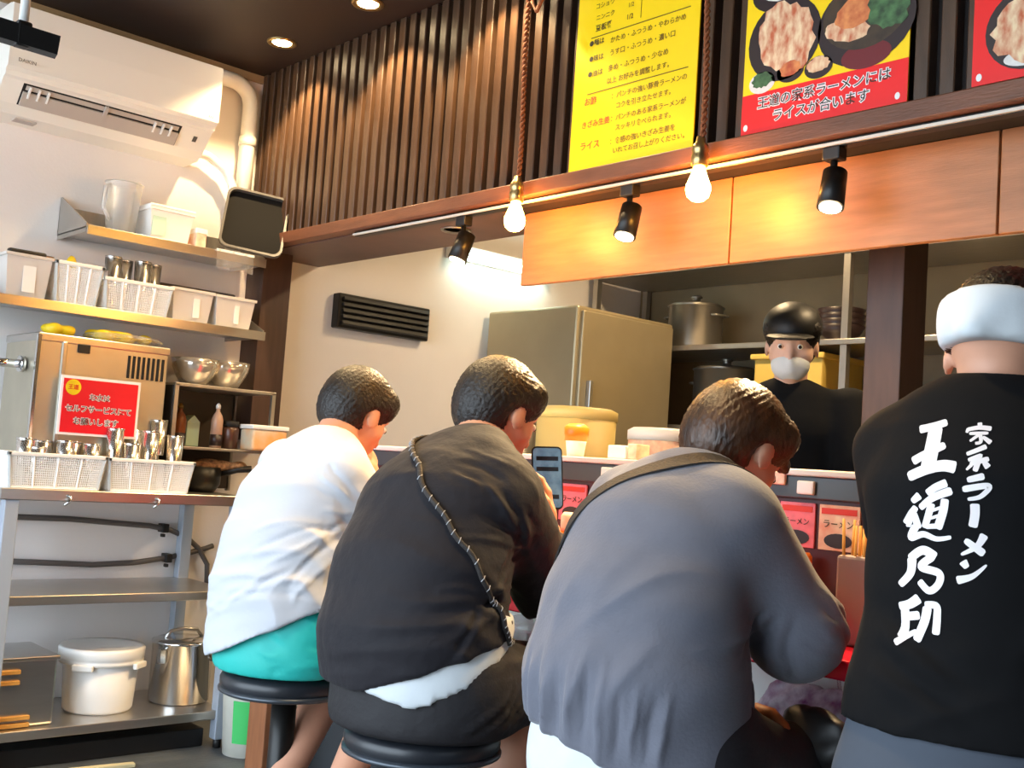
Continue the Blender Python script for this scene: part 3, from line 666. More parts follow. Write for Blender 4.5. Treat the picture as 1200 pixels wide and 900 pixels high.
# baskets with a lattice wall
def basket(x0, x1, y0, y1, z0, z1, label, group, m_=M_white, taper=.014, nx=15, nz=7, br=.0015):
    t = thing('lattice_basket', label, 'basket', ((x0+x1)/2,(y0+y1)/2,z0), group); q = taper
    def cor(k): return [(x0+q*k,y0+q*k),(x1-q*k,y0+q*k),(x1-q*k,y1-q*k),(x0+q*k,y1-q*k)]
    top, bot = cor(0), cor(1)
    MB().box((bot[0][0],bot[0][1],z0), (bot[2][0],bot[2][1],z0+.004)).obj('bottom', m_, t)
    b = MB()
    for i in range(4):
        a, c = top[i], top[(i+1)%4]; b.box((min(a[0],c[0])-.006,min(a[1],c[1])-.006,z1-.012), (max(a[0],c[0])+.006,max(a[1],c[1])+.006,z1), .002, seg=1)
    b.obj('rim', m_, t)
    b = MB()
    for i in range(4):
        A, C, a, c = [Vector((*p, z)) for p, z in ((top[i],z1),(top[(i+1)%4],z1),(bot[i],z0),(bot[(i+1)%4],z0))]
        N = max(5, int(nx*(C-A).length/(x1-x0)))
        for k in range(N+1):
            f = k/N; b.cyl(a.lerp(c,f), A.lerp(C,f), br if 0 < k < N else .006, n=4, caps=False, smooth=False)
        for k in range(nz+1):
            f = k/nz*.96; b.cyl(a.lerp(A,f), c.lerp(C,f), br if k else .005, n=4, caps=False, smooth=False)
        for k in range(1, 4):
            f = k/4; b.cyl(a.lerp(c,f), A.lerp(C,f), .004, n=4, caps=False, smooth=False)
    b.obj('lattice', m_, t, fix=False); return t
tub(1.13,1.272,3.65,3.83,1.456,1.595,'frosted_bin','frosted bin with a black-handled tool at the left end of the lower shelf',M_frost,'bins on the lower wall shelf',sticker=(1.185,1.225,M_white))
tl_ = thing('kitchen_tool','black-handled kitchen tool lying across the leftmost bin','tool',(1.2,3.72,1.597)); MB().box((1.15,3.70,1.599), (1.27,3.725,1.618), .006).obj('handle', M_blackpl, tl_); MB().box((1.268,3.706,1.604), (1.295,3.72,1.612), .002).obj('blade', M_chrome, tl_)
basket(1.285,1.437,3.65,3.83,1.456,1.597,'white lattice basket with a yellow cap showing, on the lower wall shelf','baskets on the lower wall shelf',nx=28,nz=18)
yb = thing('squeeze_bottle','yellow-capped squeeze bottle standing in the lattice basket','bottle',(1.36,3.73,1.461)); MB().lathe([(0,0),(.026,0),(.028,.01),(.028,.1),(.022,.12),(.012,.125)],(1.36,3.73,1.461)).obj('body', M_white, yb); MB().lathe([(.016,.12),(.018,.125),(.018,.145),(.012,.16),(.005,.168),(0,.168)],(1.36,3.73,1.461),16).obj('cap', M_bagyellow, yb)
basket(1.447,1.682,3.64,3.83,1.456,1.568,'shallow white lattice basket of steel tumblers on the lower wall shelf','baskets on the lower wall shelf',nx=36,nz=14)
tub(1.69,1.843,3.65,3.83,1.456,1.572,'frosted_bin','frosted bin right of the tumbler basket on the lower shelf',M_frost,'bins on the lower wall shelf',sticker=(1.77,1.795,M_white))
tub(1.855,2.01,3.65,3.83,1.456,1.570,'frosted_bin','frosted bin at the right end of the lower shelf',M_frost,'bins on the lower wall shelf',sticker=(1.93,1.95,M_white))
# dark tray lying behind the bins
tag(MB().box((1.70,3.84,1.456), (2.03,3.90,1.61), .006).obj('storage_lid', M_hose, loc=(1.86,3.87,1.456)), 'dark grey flat lid standing behind the right-hand bins', 'lid')
# steel tumblers
def tumbler_proto(loc, h, label, group):
    t = thing('steel_tumbler', label, 'cup', loc, group)
    MB().lathe([(0,.002),(.021,.002),(.023,0),(.0235,.004),(.029,h),(.0275,h),(.022,.008),(0,.008)], loc, 22).obj('cup_wall', mat('polished_steel','#e6e2dc',.2,metal=.95), t)
    MB().lathe([(.0288,h-.006),(.0298,h-.003),(.029,h)], loc, 22).obj('lip', M_chrome, t); return t
tp = tumbler_proto((1.49,3.70,1.462),.185,'steel tumbler, leftmost in the basket on the lower wall shelf','tumblers on the wall shelf')
for x, yy, l in ((1.545,3.74,'second steel tumbler from the left in the wall shelf basket'),(1.595,3.70,'third steel tumbler from the left in the wall shelf basket'),(1.645,3.73,'steel tumbler at the right end of the wall shelf basket')): dup(tp,(x,yy,1.462),label=l)

# ================================================================== steel work table
tb = thing('work_table', 'stainless work table with two lower shelves against the white wall', 'table', (1.55,3.7,0))
MB().box((1.13,3.485,.826), (1.96,3.92,.862), .003).obj('table_top', M_steel, tb)
for z in (.535,.128): MB().box((1.15,3.50,z-.03), (1.95,3.90,z), .003).obj('shelf', M_steel, tb)
for x in (1.148,1.912):
    for yy in (3.492,3.87): MB().box((x,yy,.03), (x+.042,yy+.042,.828), .003).obj('leg', mat('painted_leg','#aab4c2',.45,metal=.3), tb); MB().cyl((x+.021,yy+.021,0), (x+.021,yy+.021,.035), .014, n=12).obj('foot', M_blackpl, tb)
for x in (1.33,1.62): MB().tube([(x,3.484,.845),(x+.008,3.474,.84),(x+.002,3.472,.825),(x-.012,3.474,.815)], .004, 6).obj('hook', M_chrome, tb)
basket(1.15,1.447,3.50,3.63,.863,.972,'white lattice basket of short steel cups at the left of the table','baskets on the work table',nx=46,nz=15)
basket(1.460,1.750,3.50,3.63,.863,.970,'white lattice basket of tall steel cups at the right of the table','baskets on the work table',nx=46,nz=15)
cp = tumbler_proto((1.21,3.545,.93),.085,'short steel cup nearest the left end of the left table basket','cups in the left table basket')
for x, yy, z, l in ((1.275,3.585,.925,'short steel cup second from the left in the left table basket'),(1.33,3.54,.93,'short steel cup in the middle of the left table basket'),(1.37,3.585,.928,'short steel cup behind the middle of the left table basket'),(1.415,3.545,.925,'short steel cup at the right end of the left table basket'),(1.245,3.535,.905,'lowest short steel cup in the left table basket')): dup(cp,(x,yy,z),label=l)
cp2 = tumbler_proto((1.495,3.56,.945),.12,'tall steel cup at the left end of the right table basket','cups in the right table basket')
for x, yy, z, l in ((1.545,3.535,.90,'low steel cup second from the left in the right table basket'),(1.575,3.595,.945,'tall steel cup behind the middle of the right table basket'),(1.61,3.545,.945,'tall steel cup in the middle of the right table basket'),(1.655,3.59,.985,'tallest standing steel cup in the right table basket'),(1.70,3.55,.935,'tall steel cup at the right end of the right table basket')): dup(cp2,(x,yy,z),label=l)
# water dispenser
wd = thing('water_dispenser', 'boxy stainless water dispenser on the work table behind a red sign', 'water dispenser', (1.45,3.75,.863))
MB().box((1.235,3.60,.863), (1.672,3.90,1.345), .006).obj('body', mat('warm_steel','#c9c0ac',.35,metal=.8,var=.15,vscale=6), wd)
MB().box((1.232,3.597,1.325), (1.676,3.9,1.352), .004).obj('top_cover', M_steel, wd); MB().box((1.231,3.595,.87), (1.243,3.61,1.345), .002).obj('corner_trim', M_chrome, wd)
MB().box((1.31,3.592,.88), (1.325,3.602,1.33), .003).obj('edge_rib', M_steel, wd)
for k in range(8): MB().box((1.53+.017*k,3.596,1.235), (1.538+.017*k,3.602,1.31)).obj('vent_slot', M_dark, wd)
MB().box((1.36,3.594,1.30), (1.40,3.602,1.328), .002).obj('control_plate', M_blackpl, wd)
tp_ = MB().cyl((1.235,3.70,1.25), (1.10,3.68,1.245), .014, n=14).obj('tap', M_chrome, wd); MB().cyl((1.23,3.70,1.25), (1.215,3.70,1.25), .026, n=16).obj('tap_collar', M_chrome, tp_); MB().cyl((1.13,3.685,1.25), (1.125,3.685,1.20), .010, n=12).obj('spout', M_chrome, tp_)
sgn = thing('self_service_sign', 'red sign with outlined lettering and a yellow disc on the water dispenser', 'sign', (1.435,3.575,1.03))
MB().box((1.305,3.566,1.033), (1.568,3.572,1.222), .001).obj('board', M_whiteink, sgn); MB().box((1.314,3.564,1.041), (1.559,3.567,1.213)).obj('red_field', M_crim, sgn)
n = 24; MB().add([(1.345+.025*math.cos(2*math.pi*i/n),3.5632,1.186+.025*math.sin(2*math.pi*i/n)) for i in range(n)], [tuple(range(n))]).obj('yellow_disc', M_bagyellow, sgn)
text_part('disc_mark', '王道', (1.328,3.5622,1.180), (1,0,0), UZ, .034, M_redink, sgn, .02)
for body, x, z, w_ in (('お水は',1.40,1.150,.066),('セルフサービスにて',1.326,1.110,.214),('お願いします',1.355,1.070,.145)):
    text_part('lettering_outline', body, (x-.002,3.5628,z), (1,0,0), UZ, w_+.004, M_whiteink, sgn, .065)
    text_part('lettering', body, (x,3.5620,z), (1,0,0), UZ, w_, M_ink, sgn, .004)
for k, (x0, x1, yy) in enumerate(((1.245,1.40,3.70),(1.41,1.66,3.68))):
    t = thing('noodle_bag', ['yellow food packet lying at the left on top of the water dispenser','longer yellow food packet in clear film on top of the water dispenser'][k], 'packet', ((x0+x1)/2,yy,1.353), 'packets on the dispenser')
    pr = [ell((random.uniform(x0+.03,x1-.03),yy+random.uniform(-.045,.045),1.365+random.uniform(0,.012)),(random.uniform(.02,.035),random.uniform(.02,.03),random.uniform(.012,.02)),k=.008) for _ in range(10+6*k)]+[cut((0,0,1.353),(0,0,-1))]
    soft('contents', pr, .005, M_bagyellow, t, noise=.005)
    if k:
        soft('film_wrap', [ell(((x0+x1)/2+dx,yy-.02,1.366),(.075,.075,.014),k=.02) for dx in (-.06,.06)]+[cut((0,0,1.353),(0,0,-1))], .006, M_film, t, noise=.004)
# small rack with bottles and glass bowls
sr = thing('counter_rack', 'small two-tier steel rack on the table holding bottles', 'rack', (1.9,3.75,.863))
MB().box((1.705,3.60,1.228), (2.10,3.90,1.24), .002).obj('top_board', M_steel2, sr); MB().box((1.705,3.60,1.012), (2.10,3.90,1.022), .002).obj('middle_board', M_steel2, sr)
for x, yy in ((1.706,3.60),(1.706,3.885),(2.085,3.60),(2.085,3.885)): MB().box((x,yy,.863), (x+.014,yy+.014,1.235)).obj('upright', M_steel2, sr)
MB().box((1.72,3.885,.87), (2.09,3.89,1.23)).obj('back_panel', mat('dark_steel','#4a423c',.4,metal=.6), sr)
MB().box((1.702,3.61,.87), (1.706,3.89,1.23)).obj('side_panel', M_blackpl, sr)
def glass_bowl(loc, r, h, label):
    return tag(MB().lathe([(0,0),(r*.5,0),(r*.75,h*.3),(r*.95,h*.7),(r,h),(r-.004,h),(r*.92,h*.7),(r*.72,h*.33),(r*.48,.005),(0,.005)], loc, 30).obj('mixing_bowl', mat('thin_steel_bowl','#d8d2c8',.12,metal=.6,trans=.3), loc=loc), label, 'bowl', 'bowls on the small rack')
glass_bowl((1.83,3.72,1.241),.085,.095,'shiny mixing bowl on the small rack, nearest the dispenser'); glass_bowl((1.97,3.76,1.241),.09,.10,'shiny mixing bowl on the small rack, next to the corner')
def bottle(loc, r, h, label, m_, capm, name='sauce_bottle'):
    t = thing(name, label, 'bottle', loc, 'bottles in the small rack'); MB().lathe([(0,0),(r,0),(r,h*.62),(r*.8,h*.72),(r*.35,h*.82),(r*.35,h*.9)], loc, 18).obj('body', m_, t); MB().lathe([(r*.42,h*.88),(r*.42,h*.95),(r*.15,h),(0,h)], loc, 14).obj('cap', capm, t)
    MB().lathe([(r+.001,h*.05),(r+.001,h*.3)], loc, 18).obj('label_band', M_bowlp, t)
bottle((1.905,3.66,1.023),.021,.16,'clear sauce bottle with dark base in the middle of the small rack',mat('pale_sauce','#c9a58e',.3,trans=.3),M_white)
bottle((1.79,3.72,1.023),.024,.15,'amber sauce bottle at the left in the small rack',mat('amber_sauce','#8a4e26',.3,trans=.3),M_brownink)
t = thing('mint_carton','pale mint carton between the bottles in the small rack','carton',(1.85,3.76,1.023)); MB().box((1.825,3.73,1.023), (1.875,3.79,1.11), .003).obj('body', M_mint, t); MB().prism([(1.825,1.11),(1.875,1.11),(1.85,1.135)], (0,3.73,0), (1,0,0), UZ, (0,.06,0)).obj('gable_top', M_mint, t)
t = thing('spice_jar','dark spice jar in the small rack beside the sauce bottle','jar',(1.965,3.67,1.023)); MB().lathe([(0,0),(.03,0),(.031,.07),(.026,.08)],(1.965,3.67,1.023),18).obj('glass', mat('dark_spice','#4d3226',.3), t); MB().lathe([(.029,.08),(.029,.1),(0,.1)],(1.965,3.67,1.023),18).obj('lid', M_dark, t)
t = thing('food_container','clear container of orange food with a white lid in the small rack','container',(2.06,3.62,1.023)); MB().box((2.0,3.565,1.023), (2.14,3.66,1.10), .008).obj('contents', mat('orange_food','#f09a1a',.4,col2='#d9d6c2',vscale=8), t); MB().box((1.995,3.56,1.10), (2.145,3.665,1.116), .004).obj('lid', M_white, t)
t = thing('black_pot','black handled pot on the table under the small rack','pot',(1.88,3.70,.863)); MB().lathe([(0,0),(.05,0),(.07,.03),(.072,.09),(.068,.09),(.065,.03),(0,.01)],(1.88,3.70,.863),22).obj('body', M_black, t); MB().tube([(1.94,3.68,.93),(1.99,3.64,.95),(2.03,3.61,.955)], .012, 8).obj('handle', M_blackpl, t); soft('contents', [ell((1.885,3.70,.955),(.058,.055,.02))]+[ell((1.90+.05*i,3.69-.02*i,.96),(.03,.025,.018)) for i in range(3)], .006, mat('dried_bonito','#b98d60',.7,col2='#4a2e1a',vscale=70), t, noise=.004)
# hoses on the wall under the table
for pts, l in (([(1.20,3.90,.745),(1.33,3.90,.745),(1.50,3.90,.742),(1.65,3.90,.732),(1.80,3.90,.722),(1.88,3.90,.708),(1.95,3.90,.68),(2.0,3.90,.64),(2.04,3.90,.58),(2.05,3.90,.45)],'upper grey water hose clipped along the wall under the table'),([(1.20,3.905,.60),(1.40,3.905,.592),(1.6,3.905,.582),(1.75,3.905,.588),(1.88,3.905,.605),(1.97,3.905,.625),(2.03,3.905,.64),(2.06,3.905,.65)],'lower grey water hose clipped along the wall under the table')):
    tag(MB().tube(pts, .010, 8).obj('water_hose', M_hose, loc=pts[0]), l, 'hose', 'hoses under the table')
for k, (x, z) in enumerate(((1.855,.715),(1.878,.605))):
    t = thing('hose_clip', ['black clip on the upper water hose','black clip on the lower water hose'][k], 'clip', (x,3.9,z), 'hose clips'); MB().box((x-.012,3.882,z-.016), (x+.012,3.93,z+.016), .003).obj('saddle', M_blackpl, t); MB().box((x-.014,3.88,z-.032), (x-.002,3.90,z-.02), .002).obj('screw_tab', M_blackpl, t)
# things on the bottom shelf
t = thing('lidded_pail', 'white plastic pail with a lid on the bottom shelf of the table', 'pail', (1.575,3.69,.129)); L = (1.575,3.69,.129)
MB().lathe([(0,0),(.105,0),(.112,.01),(.122,.17),(.0,.17)], L, 32).obj('body', M_white, t)
MB().lathe([(.122,.155),(.135,.158),(.137,.168),(.132,.172),(.137,.176),(.139,.205),(.134,.212),(.122,.208),(.0,.206)], L, 32).obj('lid', M_white, t)
for a in (3.9,5.4): c_ = (1.575+.138*math.cos(a),3.69+.138*math.sin(a),.129+.155); MB().box((c_[0]-.035,c_[1]-.008,c_[2]-.010), (c_[0]+.035,c_[1]+.008,c_[2]+.010), .004, rotm(rz=a+1.57)).obj('handle_lug', M_white, t)
t = thing('steel_canister', 'shiny stainless canister with clamp handles on the bottom shelf', 'canister', (1.87,3.70,.129)); L = (1.87,3.70,.129)
MB().lathe([(0,0),(.10,0),(.104,.006),(.104,.20),(.108,.203),(.108,.21),(.09,.218),(0,.222)], L, 32).obj('body', M_chrome, t)
MB().tube([(1.80,3.70,.348),(1.82,3.70,.372),(1.87,3.70,.378),(1.92,3.70,.372),(1.94,3.70,.348)], .007, 8).obj('lid_handle', M_steel, t)
for a in (3.6,5.6): MB().box((1.87+.112*math.cos(a)-.012,3.70+.112*math.sin(a)-.010,.27), (1.87+.112*math.cos(a)+.012,3.70+.112*math.sin(a)+.010,.32), .003).obj('clamp', M_chrome, t)
t = thing('steel_pan_box', 'tall rectangular steel pan with wooden slats on the bottom shelf corner', 'pan', (1.27,3.62,.129))
MB().box((1.165,3.545,.129), (1.375,3.80,.335), .008).obj('body', M_steel, t); MB().box((1.16,3.54,.33), (1.38,3.805,.342), .003).obj('rim', M_steel, t)
for z in (.30,.268,.16,.138): MB().box((1.19,3.533,z-.008), (1.19+.07+.04*(z<.2),3.545,z+.005), .002).obj('wooden_slat', M_wood, t)
t = thing('paint_bucket', 'white bucket with a green print on the floor past the table', 'bucket', (1.99,3.40,0)); L = (1.99,3.40,0)
MB().lathe([(0,.002),(.085,.002),(.10,.23),(.106,.235),(.104,.25),(.096,.25),(0,.24)], L, 28).obj('body', M_bucketg, t)
b = MB(); n = 8
for i in range(n+1):
    a = 3.55+i*.13; b.v += [(1.99+.092*math.cos(a),3.40+.092*math.sin(a),.05),(1.99+.1005*math.cos(a),3.40+.1005*math.sin(a),.19)]
b.f = [(2*i,2*i+2,2*i+3,2*i+1) for i in range(n)]; b.sm = [True]*n; b.obj('green_print', M_green, t)
tag(MB().box((1.40,3.42,.0), (1.60,3.445,.012), .002, rotm(rz=-.12)).obj('wood_strip', M_strip, loc=(1.5,3.43,0)), 'pale wooden strip lying on the dark floor under the table', 'strip')
tag(MB().box((1.2,3.55,0), (1.9,3.88,.06), .004).obj('floor_tray', M_blackpl, loc=(1.55,3.7,0)), 'low black tray on the floor under the table', 'tray')
# ================================================================== stools
def stool(x, y, label, rz=0):
    t = thing('bar_stool', label, 'stool', (x,y,0), 'black stools at the counter'); L = (x,y,0)
    MB().lathe([(0,.455),(.135,.455),(.15,.460),(.157,.472),(.157,.486),(.15,.498),(.12,.503),(0,.505)], L, 36).obj('seat', M_seat, t)
    MB().lathe([(.152,.452),(.160,.456),(.160,.462),(.152,.466)], L, 36).obj('seat_rim', mat('rim_grey','#4a5058',.3,metal=.5), t)
    MB().cyl((x,y,.02), (x,y,.456), .030, n=20).obj('pole', M_black, t)
    MB().lathe([(0,0),(.19,0),(.19,.008),(.06,.022),(.032,.03),(0,.03)], L, 32).obj('base_plate', M_black, t)
    b = MB(); b.tube([(x+.12*math.cos(a), y+.12*math.sin(a), .20) for a in [i*2*math.pi/24 for i in range(25)]], .009, 8)
    for a in (0, 2.1, 4.2): b.cyl((x,y,.20), (x+.12*math.cos(a), y+.12*math.sin(a), .20), .006, n=8)
    b.obj('foot_ring', M_black, t)
stool(1.47,2.36,'black round stool under the diner in teal shorts')
stool(1.425,1.765,'black round stool under the diner in the black jacket')
stool(1.42,1.20,'black round stool under the diner in the grey sweater')

# ================================================================== people
def axes(f, roll=0):
    f = Vector(f).normalized(); l = Vector((0,0,1)).cross(f).normalized(); u = f.cross(l)
    R = Matrix.Rotation(roll, 3, f); l = R @ l; u = R @ u
    return f, l, u
def head_prims(c, f, roll=0, s=1.0):
    f, l, u = axes(f, roll); c = Vector(c); R = np.array([f, l, u])
    A = lambda a, b, d: c+(f*a+l*b+u*d)*s
    pr = [ell(A(-.012,0,.025), (.098*s,.078*s,.092*s), R, .02), ell(A(.028,0,-.045), (.062*s,.056*s,.062*s), R, .03), cone(A(.055,0,-.085), .026*s, A(.03,0,-.075), .04*s, .02),
          cone(A(.082,0,.012), .010*s, A(.100,0,-.026), .013*s, .012), cone(A(.07,.03,.032), .012*s, A(.07,-.03,.032), .012*s, .015),
          cone(A(.080,.022,-.058), .008*s, A(.080,-.022,-.058), .008*s, .010)]
    for sd in (1, -1):
        pr += [sub(ell(A(.088,.031*sd,.008), (.014*s,.016*s,.010*s), R, .012)), ell(A(-.005,.080*sd,-.012), (.020*s,.007*s,.031*s), R, .006), cone(A(.05,.045*sd,-.02), .018*s, A(.04,.05*sd,-.03), .018*s, .02)]
    return pr, A, R
def hand_prims(wr, d, palm_n, grip=.6, s=1.0, side=1):
    """wr wrist, d direction of the fingers, palm_n the way the palm looks, side +1 for a right hand"""
    d = Vector(d).normalized(); n = Vector(palm_n); n = (n-d*n.dot(d)).normalized(); w = d.cross(n)*side; wr = Vector(wr)
    pr = [loft([(*wr,.024*s,.018*s), (*(wr+d*.035*s),.034*s,.016*s), (*(wr+d*.085*s),.040*s,.013*s)], w, .008)]
    for i, (off, L) in enumerate(((.030,.072),(.010,.080),(-.010,.075),(-.029,.060))):
        p = wr+d*.082*s+w*off*s; g = grip*(1+.08*i); dd = d; r = .0092*s
        for j, fr in enumerate((.45,.32,.23)):
            a = g*(.55+.25*j); dd = (dd*math.cos(a)+n*math.sin(a)).normalized(); q = p+dd*L*fr*s
            pr.append(cone(p, r, q, r*.92, .004)); p = q; r *= .92
            n2 = n
    p = wr+d*.025*s+w*.028*s; dd = (d*.65+w*.75+n*.3*grip).normalized(); q = p+dd*.045*s
    pr.append(cone(p, .014*s, q, .0105*s, .01)); dd = (d*.85+w*.2+n*.6*grip).normalized(); pr.append(cone(q, .0105*s, q+dd*.035*s, .009*s, .005))
    return pr
def shoe(wr, d, parent, m=None):
    d = Vector((d[0],d[1],0)).normalized(); p = Vector(wr); l = Vector((-d.y,d.x,0)); z0 = p.z-.07
    c = Vector((p.x,p.y,z0))
    s = soft('shoe', [loft([(*(c-d*.045+Vector((0,0,.04))),.036,.045),(*(c+d*.03+Vector((0,0,.045))),.038,.045),(*(c+d*.12+Vector((0,0,.03))),.045,.032),(*(c+d*.17+Vector((0,0,.025))),.035,.024)], l, .02), cut(c, (0,0,-1))], .007, m or M_shoe, parent)
    soft('sole', [loft([(*(c-d*.05+Vector((0,0,.006))),.036,.014),(*(c+d*.05+Vector((0,0,.006))),.038,.014),(*(c+d*.13+Vector((0,0,.006))),.047,.014),(*(c+d*.175+Vector((0,0,.006))),.036,.012)], l, .02), cut(c-Vector((0,0,.004)), (0,0,-1)), cut(c+Vector((0,0,.014)), (0,0,1))], .006, M_sole, s)
def hair_obj(A, R, m, par, s=1.0, long=0, fringe=0, wave=.0011, clear=()):
    pr = [ell(A(-.016,0,.036), (.103*s,.085*s,.094*s), R, .02), ell(A(-.045,0,-.005), (.070*s,.076*s,.080*s), R, .03), cone(A(.03,.06,.06), .03*s, A(.03,-.06,.06), .03*s, .03)]
    if long: pr += [cone(A(-.06,.05,-.03), .05*s, A(-.05,.05,-.03-long), .03*s, .03), cone(A(-.06,-.05,-.03), .05*s, A(-.05,-.05,-.03-long), .03*s, .03)]
    if fringe: pr += [cone(A(.07,.05,.06), .022*s, A(.085,-.03,.04), .02*s, .02)]
    pr += [sub(ell(A(.085,0,-.045), (.075*s,.085*s,.085*s), R, .01)), sub(ell(A(.0,.09,-.03), (.034*s,.03*s,.044*s), R, .008)), sub(ell(A(.0,-.09,-.03), (.034*s,.03*s,.044*s), R, .008))]+list(clear)
    v, f = field_mesh(pr, .0055); v = laplace(v, f, 1); n = vnormals(v, f)
    q = (v-np.array(A(0,0,.04), dtype=np.float32))@R.T.astype(np.float32)
    ang = np.arctan2(q[:, 1], q[:, 0]); d = wave*(np.sin(ang*83+5*np.sin(q[:, 2]*22)+q[:, 2]*60)+.8*np.sin(ang*47-q[:, 2]*140))
    return meshobj('hair', (v+n*d[:, None]).astype(np.float32), f, m, par)
def eyes(A, body, s=1.0):
    for sd in (1, -1):
        e = MB(); c = A(.080,.031*sd,.008); bm_ = bmesh.new(); bmesh.ops.create_uvsphere(bm_, u_segments=12, v_segments=8, radius=.0088*s); e.bm(bm_, Matrix.Translation(c), True); eo = e.obj('eye', M_white, body)
        e = MB(); c = A(.0865,.031*sd,.008); bm_ = bmesh.new(); bmesh.ops.create_uvsphere(bm_, u_segments=10, v_segments=6, radius=.0058*s); e.bm(bm_, Matrix.Translation(c), True); e.obj('iris', M_dark, body)
def person(label, loc): return thing('person', label, 'person', loc)
def limb(pts, rad, k=.02): return [cone(pts[i], rad[i], pts[i+1], rad[i+1], k) for i in range(len(pts)-1)]
def body_mesh(prims, hands, m, par, h=.0075):
    v, f = field_mesh(prims, h); v = laplace(v, f, 1); V_, F_ = [v], [f]; o = len(v)
    for hp in hands:
        v2, f2 = field_mesh(hp, .0035); v2 = laplace(v2, f2, 1); V_.append(v2); F_.append(f2+o); o += len(v2)
    return meshobj('body', np.concatenate(V_), np.concatenate(F_), m, par)

# ---- first diner: white T-shirt, teal shorts
p1 = person('diner in a loose white T-shirt and teal shorts hunched over the counter', (1.47,2.36,0))
Lf = (-.07,1,0)
T1 = [(1.455,2.37,.60,.185,.155),(1.435,2.37,.69,.185,.152),(1.445,2.37,.79,.178,.142),(1.485,2.38,.90,.180,.138),(1.53,2.395,.995,.155,.096),(1.555,2.40,1.04,.095,.066)]
RS, RE, RW = (1.515,2.25,.975), (1.645,2.225,.84), (1.722,2.43,.965)
LS, LE, LW = (1.545,2.56,.985), (1.69,2.62,.80), (1.85,2.52,.775)
hp, A, R = head_prims((1.672,2.445,1.135), (.82,.10,-.50), 0, .96)
kR, aR, kL, aL = (1.745,2.25,.545), (1.465,2.12,.245), (1.735,2.49,.545), (1.465,2.325,.25)
pr = hp+[cone((1.56,2.39,1.03), .058, A(-.03,0,-.06), .052, .02), loft([(1.46,2.37,.62,.15,.11),(1.47,2.37,.8,.145,.10),(1.52,2.38,.95,.15,.09)], Lf)]
pr += limb([RS,RE,RW], [.05,.042,.027])+limb([LS,LE,LW], [.05,.042,.027])
pr += limb([(1.47,2.28,.60),kR], [.085,.058])+limb([kR,(1.62,2.19,.42),aR], [.052,.052,.034])+limb([(1.47,2.46,.60),kL], [.085,.058])+limb([kL,(1.63,2.42,.43),aL], [.052,.054,.036])
for a in (aR, aL): pr += [cone(a, .036, (a[0]-.02,a[1],a[2]-.045), .03, .02), cone((a[0]-.02,a[1],a[2]-.045), .028, (a[0]+.12,a[1]+.02,a[2]-.05), .025, .02)]
b1 = body_mesh(pr, [hand_prims(RW,(.30,.55,.85),(-.5,.6,-.3),.7), hand_prims(LW,(1,-.2,-.05),(0,0,-1),.5,side=-1)], M_skin, p1)
eyes(A, b1); hair_obj(A, R, M_hair, p1)
tee = [loft(T1, Lf)]+[loft([(1.455,2.37,.66,.19,.158),(1.452,2.37,.60,.196,.165),(1.45,2.37,.56,.2,.17)], Lf, .02)]+[fcone(RS,.072,(1.62,2.228,.838),.072,.03), fcone(LS,.078,(1.65,2.60,.84),.072,.03)]+[sub(cone((1.60,2.40,1.10), .058, (1.575,2.395,1.03), .058, .012)), cut((1.30,2.41,.545), (.34,-.34,-1))]
fd = fan((1.49,2.225,.85), (-.55,.15,-.75), (-.45,.35,.45), 8, .26, 1.5, .0065, .006)+fan((1.53,2.205,.90), (-.8,.1,.35), (0,.2,1), 5, .13, 1.2, .006, .004)
for z, a_ in ((.70,.006),(.672,-.006),(.64,.005),(.612,-.005)): fd.append(((1.30,2.50,z+.01), (1.42,2.19,z+.03), .007, a_))
for i in range(6): fd.append(((1.29+.01*i,2.44-.05*i,.64+.015*i), (1.40+.02*i,2.21,.74+.03*i), .007, .005*(-1)**i))
soft('t_shirt', tee, .006, M_tee, p1, fd, rip=[((1.40,2.27,.76),.19,(.55,.25,.80),95,.0055),((1.34,2.36,.64),.13,(.1,.35,1),120,.003),((1.56,2.19,.90),.09,(.7,0,.7),130,.0025)])
sh = [loft([(1.455,2.37,.62,.178,.148),(1.46,2.37,.55,.185,.16)], Lf)]+limb([(1.47,2.275,.585),(1.72,2.25,.56)], [.095,.082],.04)+limb([(1.47,2.465,.585),(1.71,2.49,.56)], [.095,.082],.04)+[cut((0,0,.507),(0,0,-1)), cut((1.705,2.3,.5),(1,0,-.1))]
soft('shorts', sh, .0085, M_teal, p1, fan((1.52,2.19,.58), (-.9,.2,.1), (0,0,1), 5, .14, 1.3, .008, .005)+fan((1.40,2.22,.56), (-.5,.6,.3), (0,0,1), 4, .10, 1.0, .007, .004))
for a in (aR, aL): shoe((a[0]-.01,a[1],a[2]), (1,.15), p1)

# ---- second diner: black jacket, white shirt tail, black shorts
p2 = person('diner in a black jacket with a speckled shoulder cord looking at a phone', (1.425,1.765,0))
T2 = [(1.405,1.77,.60,.198,.165),(1.385,1.775,.69,.205,.168),(1.40,1.78,.80,.198,.156),(1.45,1.79,.92,.188,.146),(1.505,1.80,1.0,.160,.104),(1.54,1.81,1.05,.095,.068)]
RS, RE, RW = (1.51,1.665,.965), (1.705,1.72,.775), (1.785,1.81,.89)
LS, LE, LW = (1.535,1.955,.985), (1.70,2.0,.80), (1.86,1.92,.80)
hp, A, R = head_prims((1.672,1.88,1.145), (.88,-.04,-.38), 0, .98)
kR, aR, kL, aL = (1.80,1.775,.545), (1.60,1.79,.20), (1.79,1.97,.545), (1.545,1.95,.22)
pr = hp+[cone((1.55,1.81,1.03), .060, A(-.03,0,-.06), .054, .02), loft([(1.42,1.77,.62,.16,.12),(1.43,1.77,.8,.15,.11),(1.50,1.78,.95,.15,.09)], Lf)]
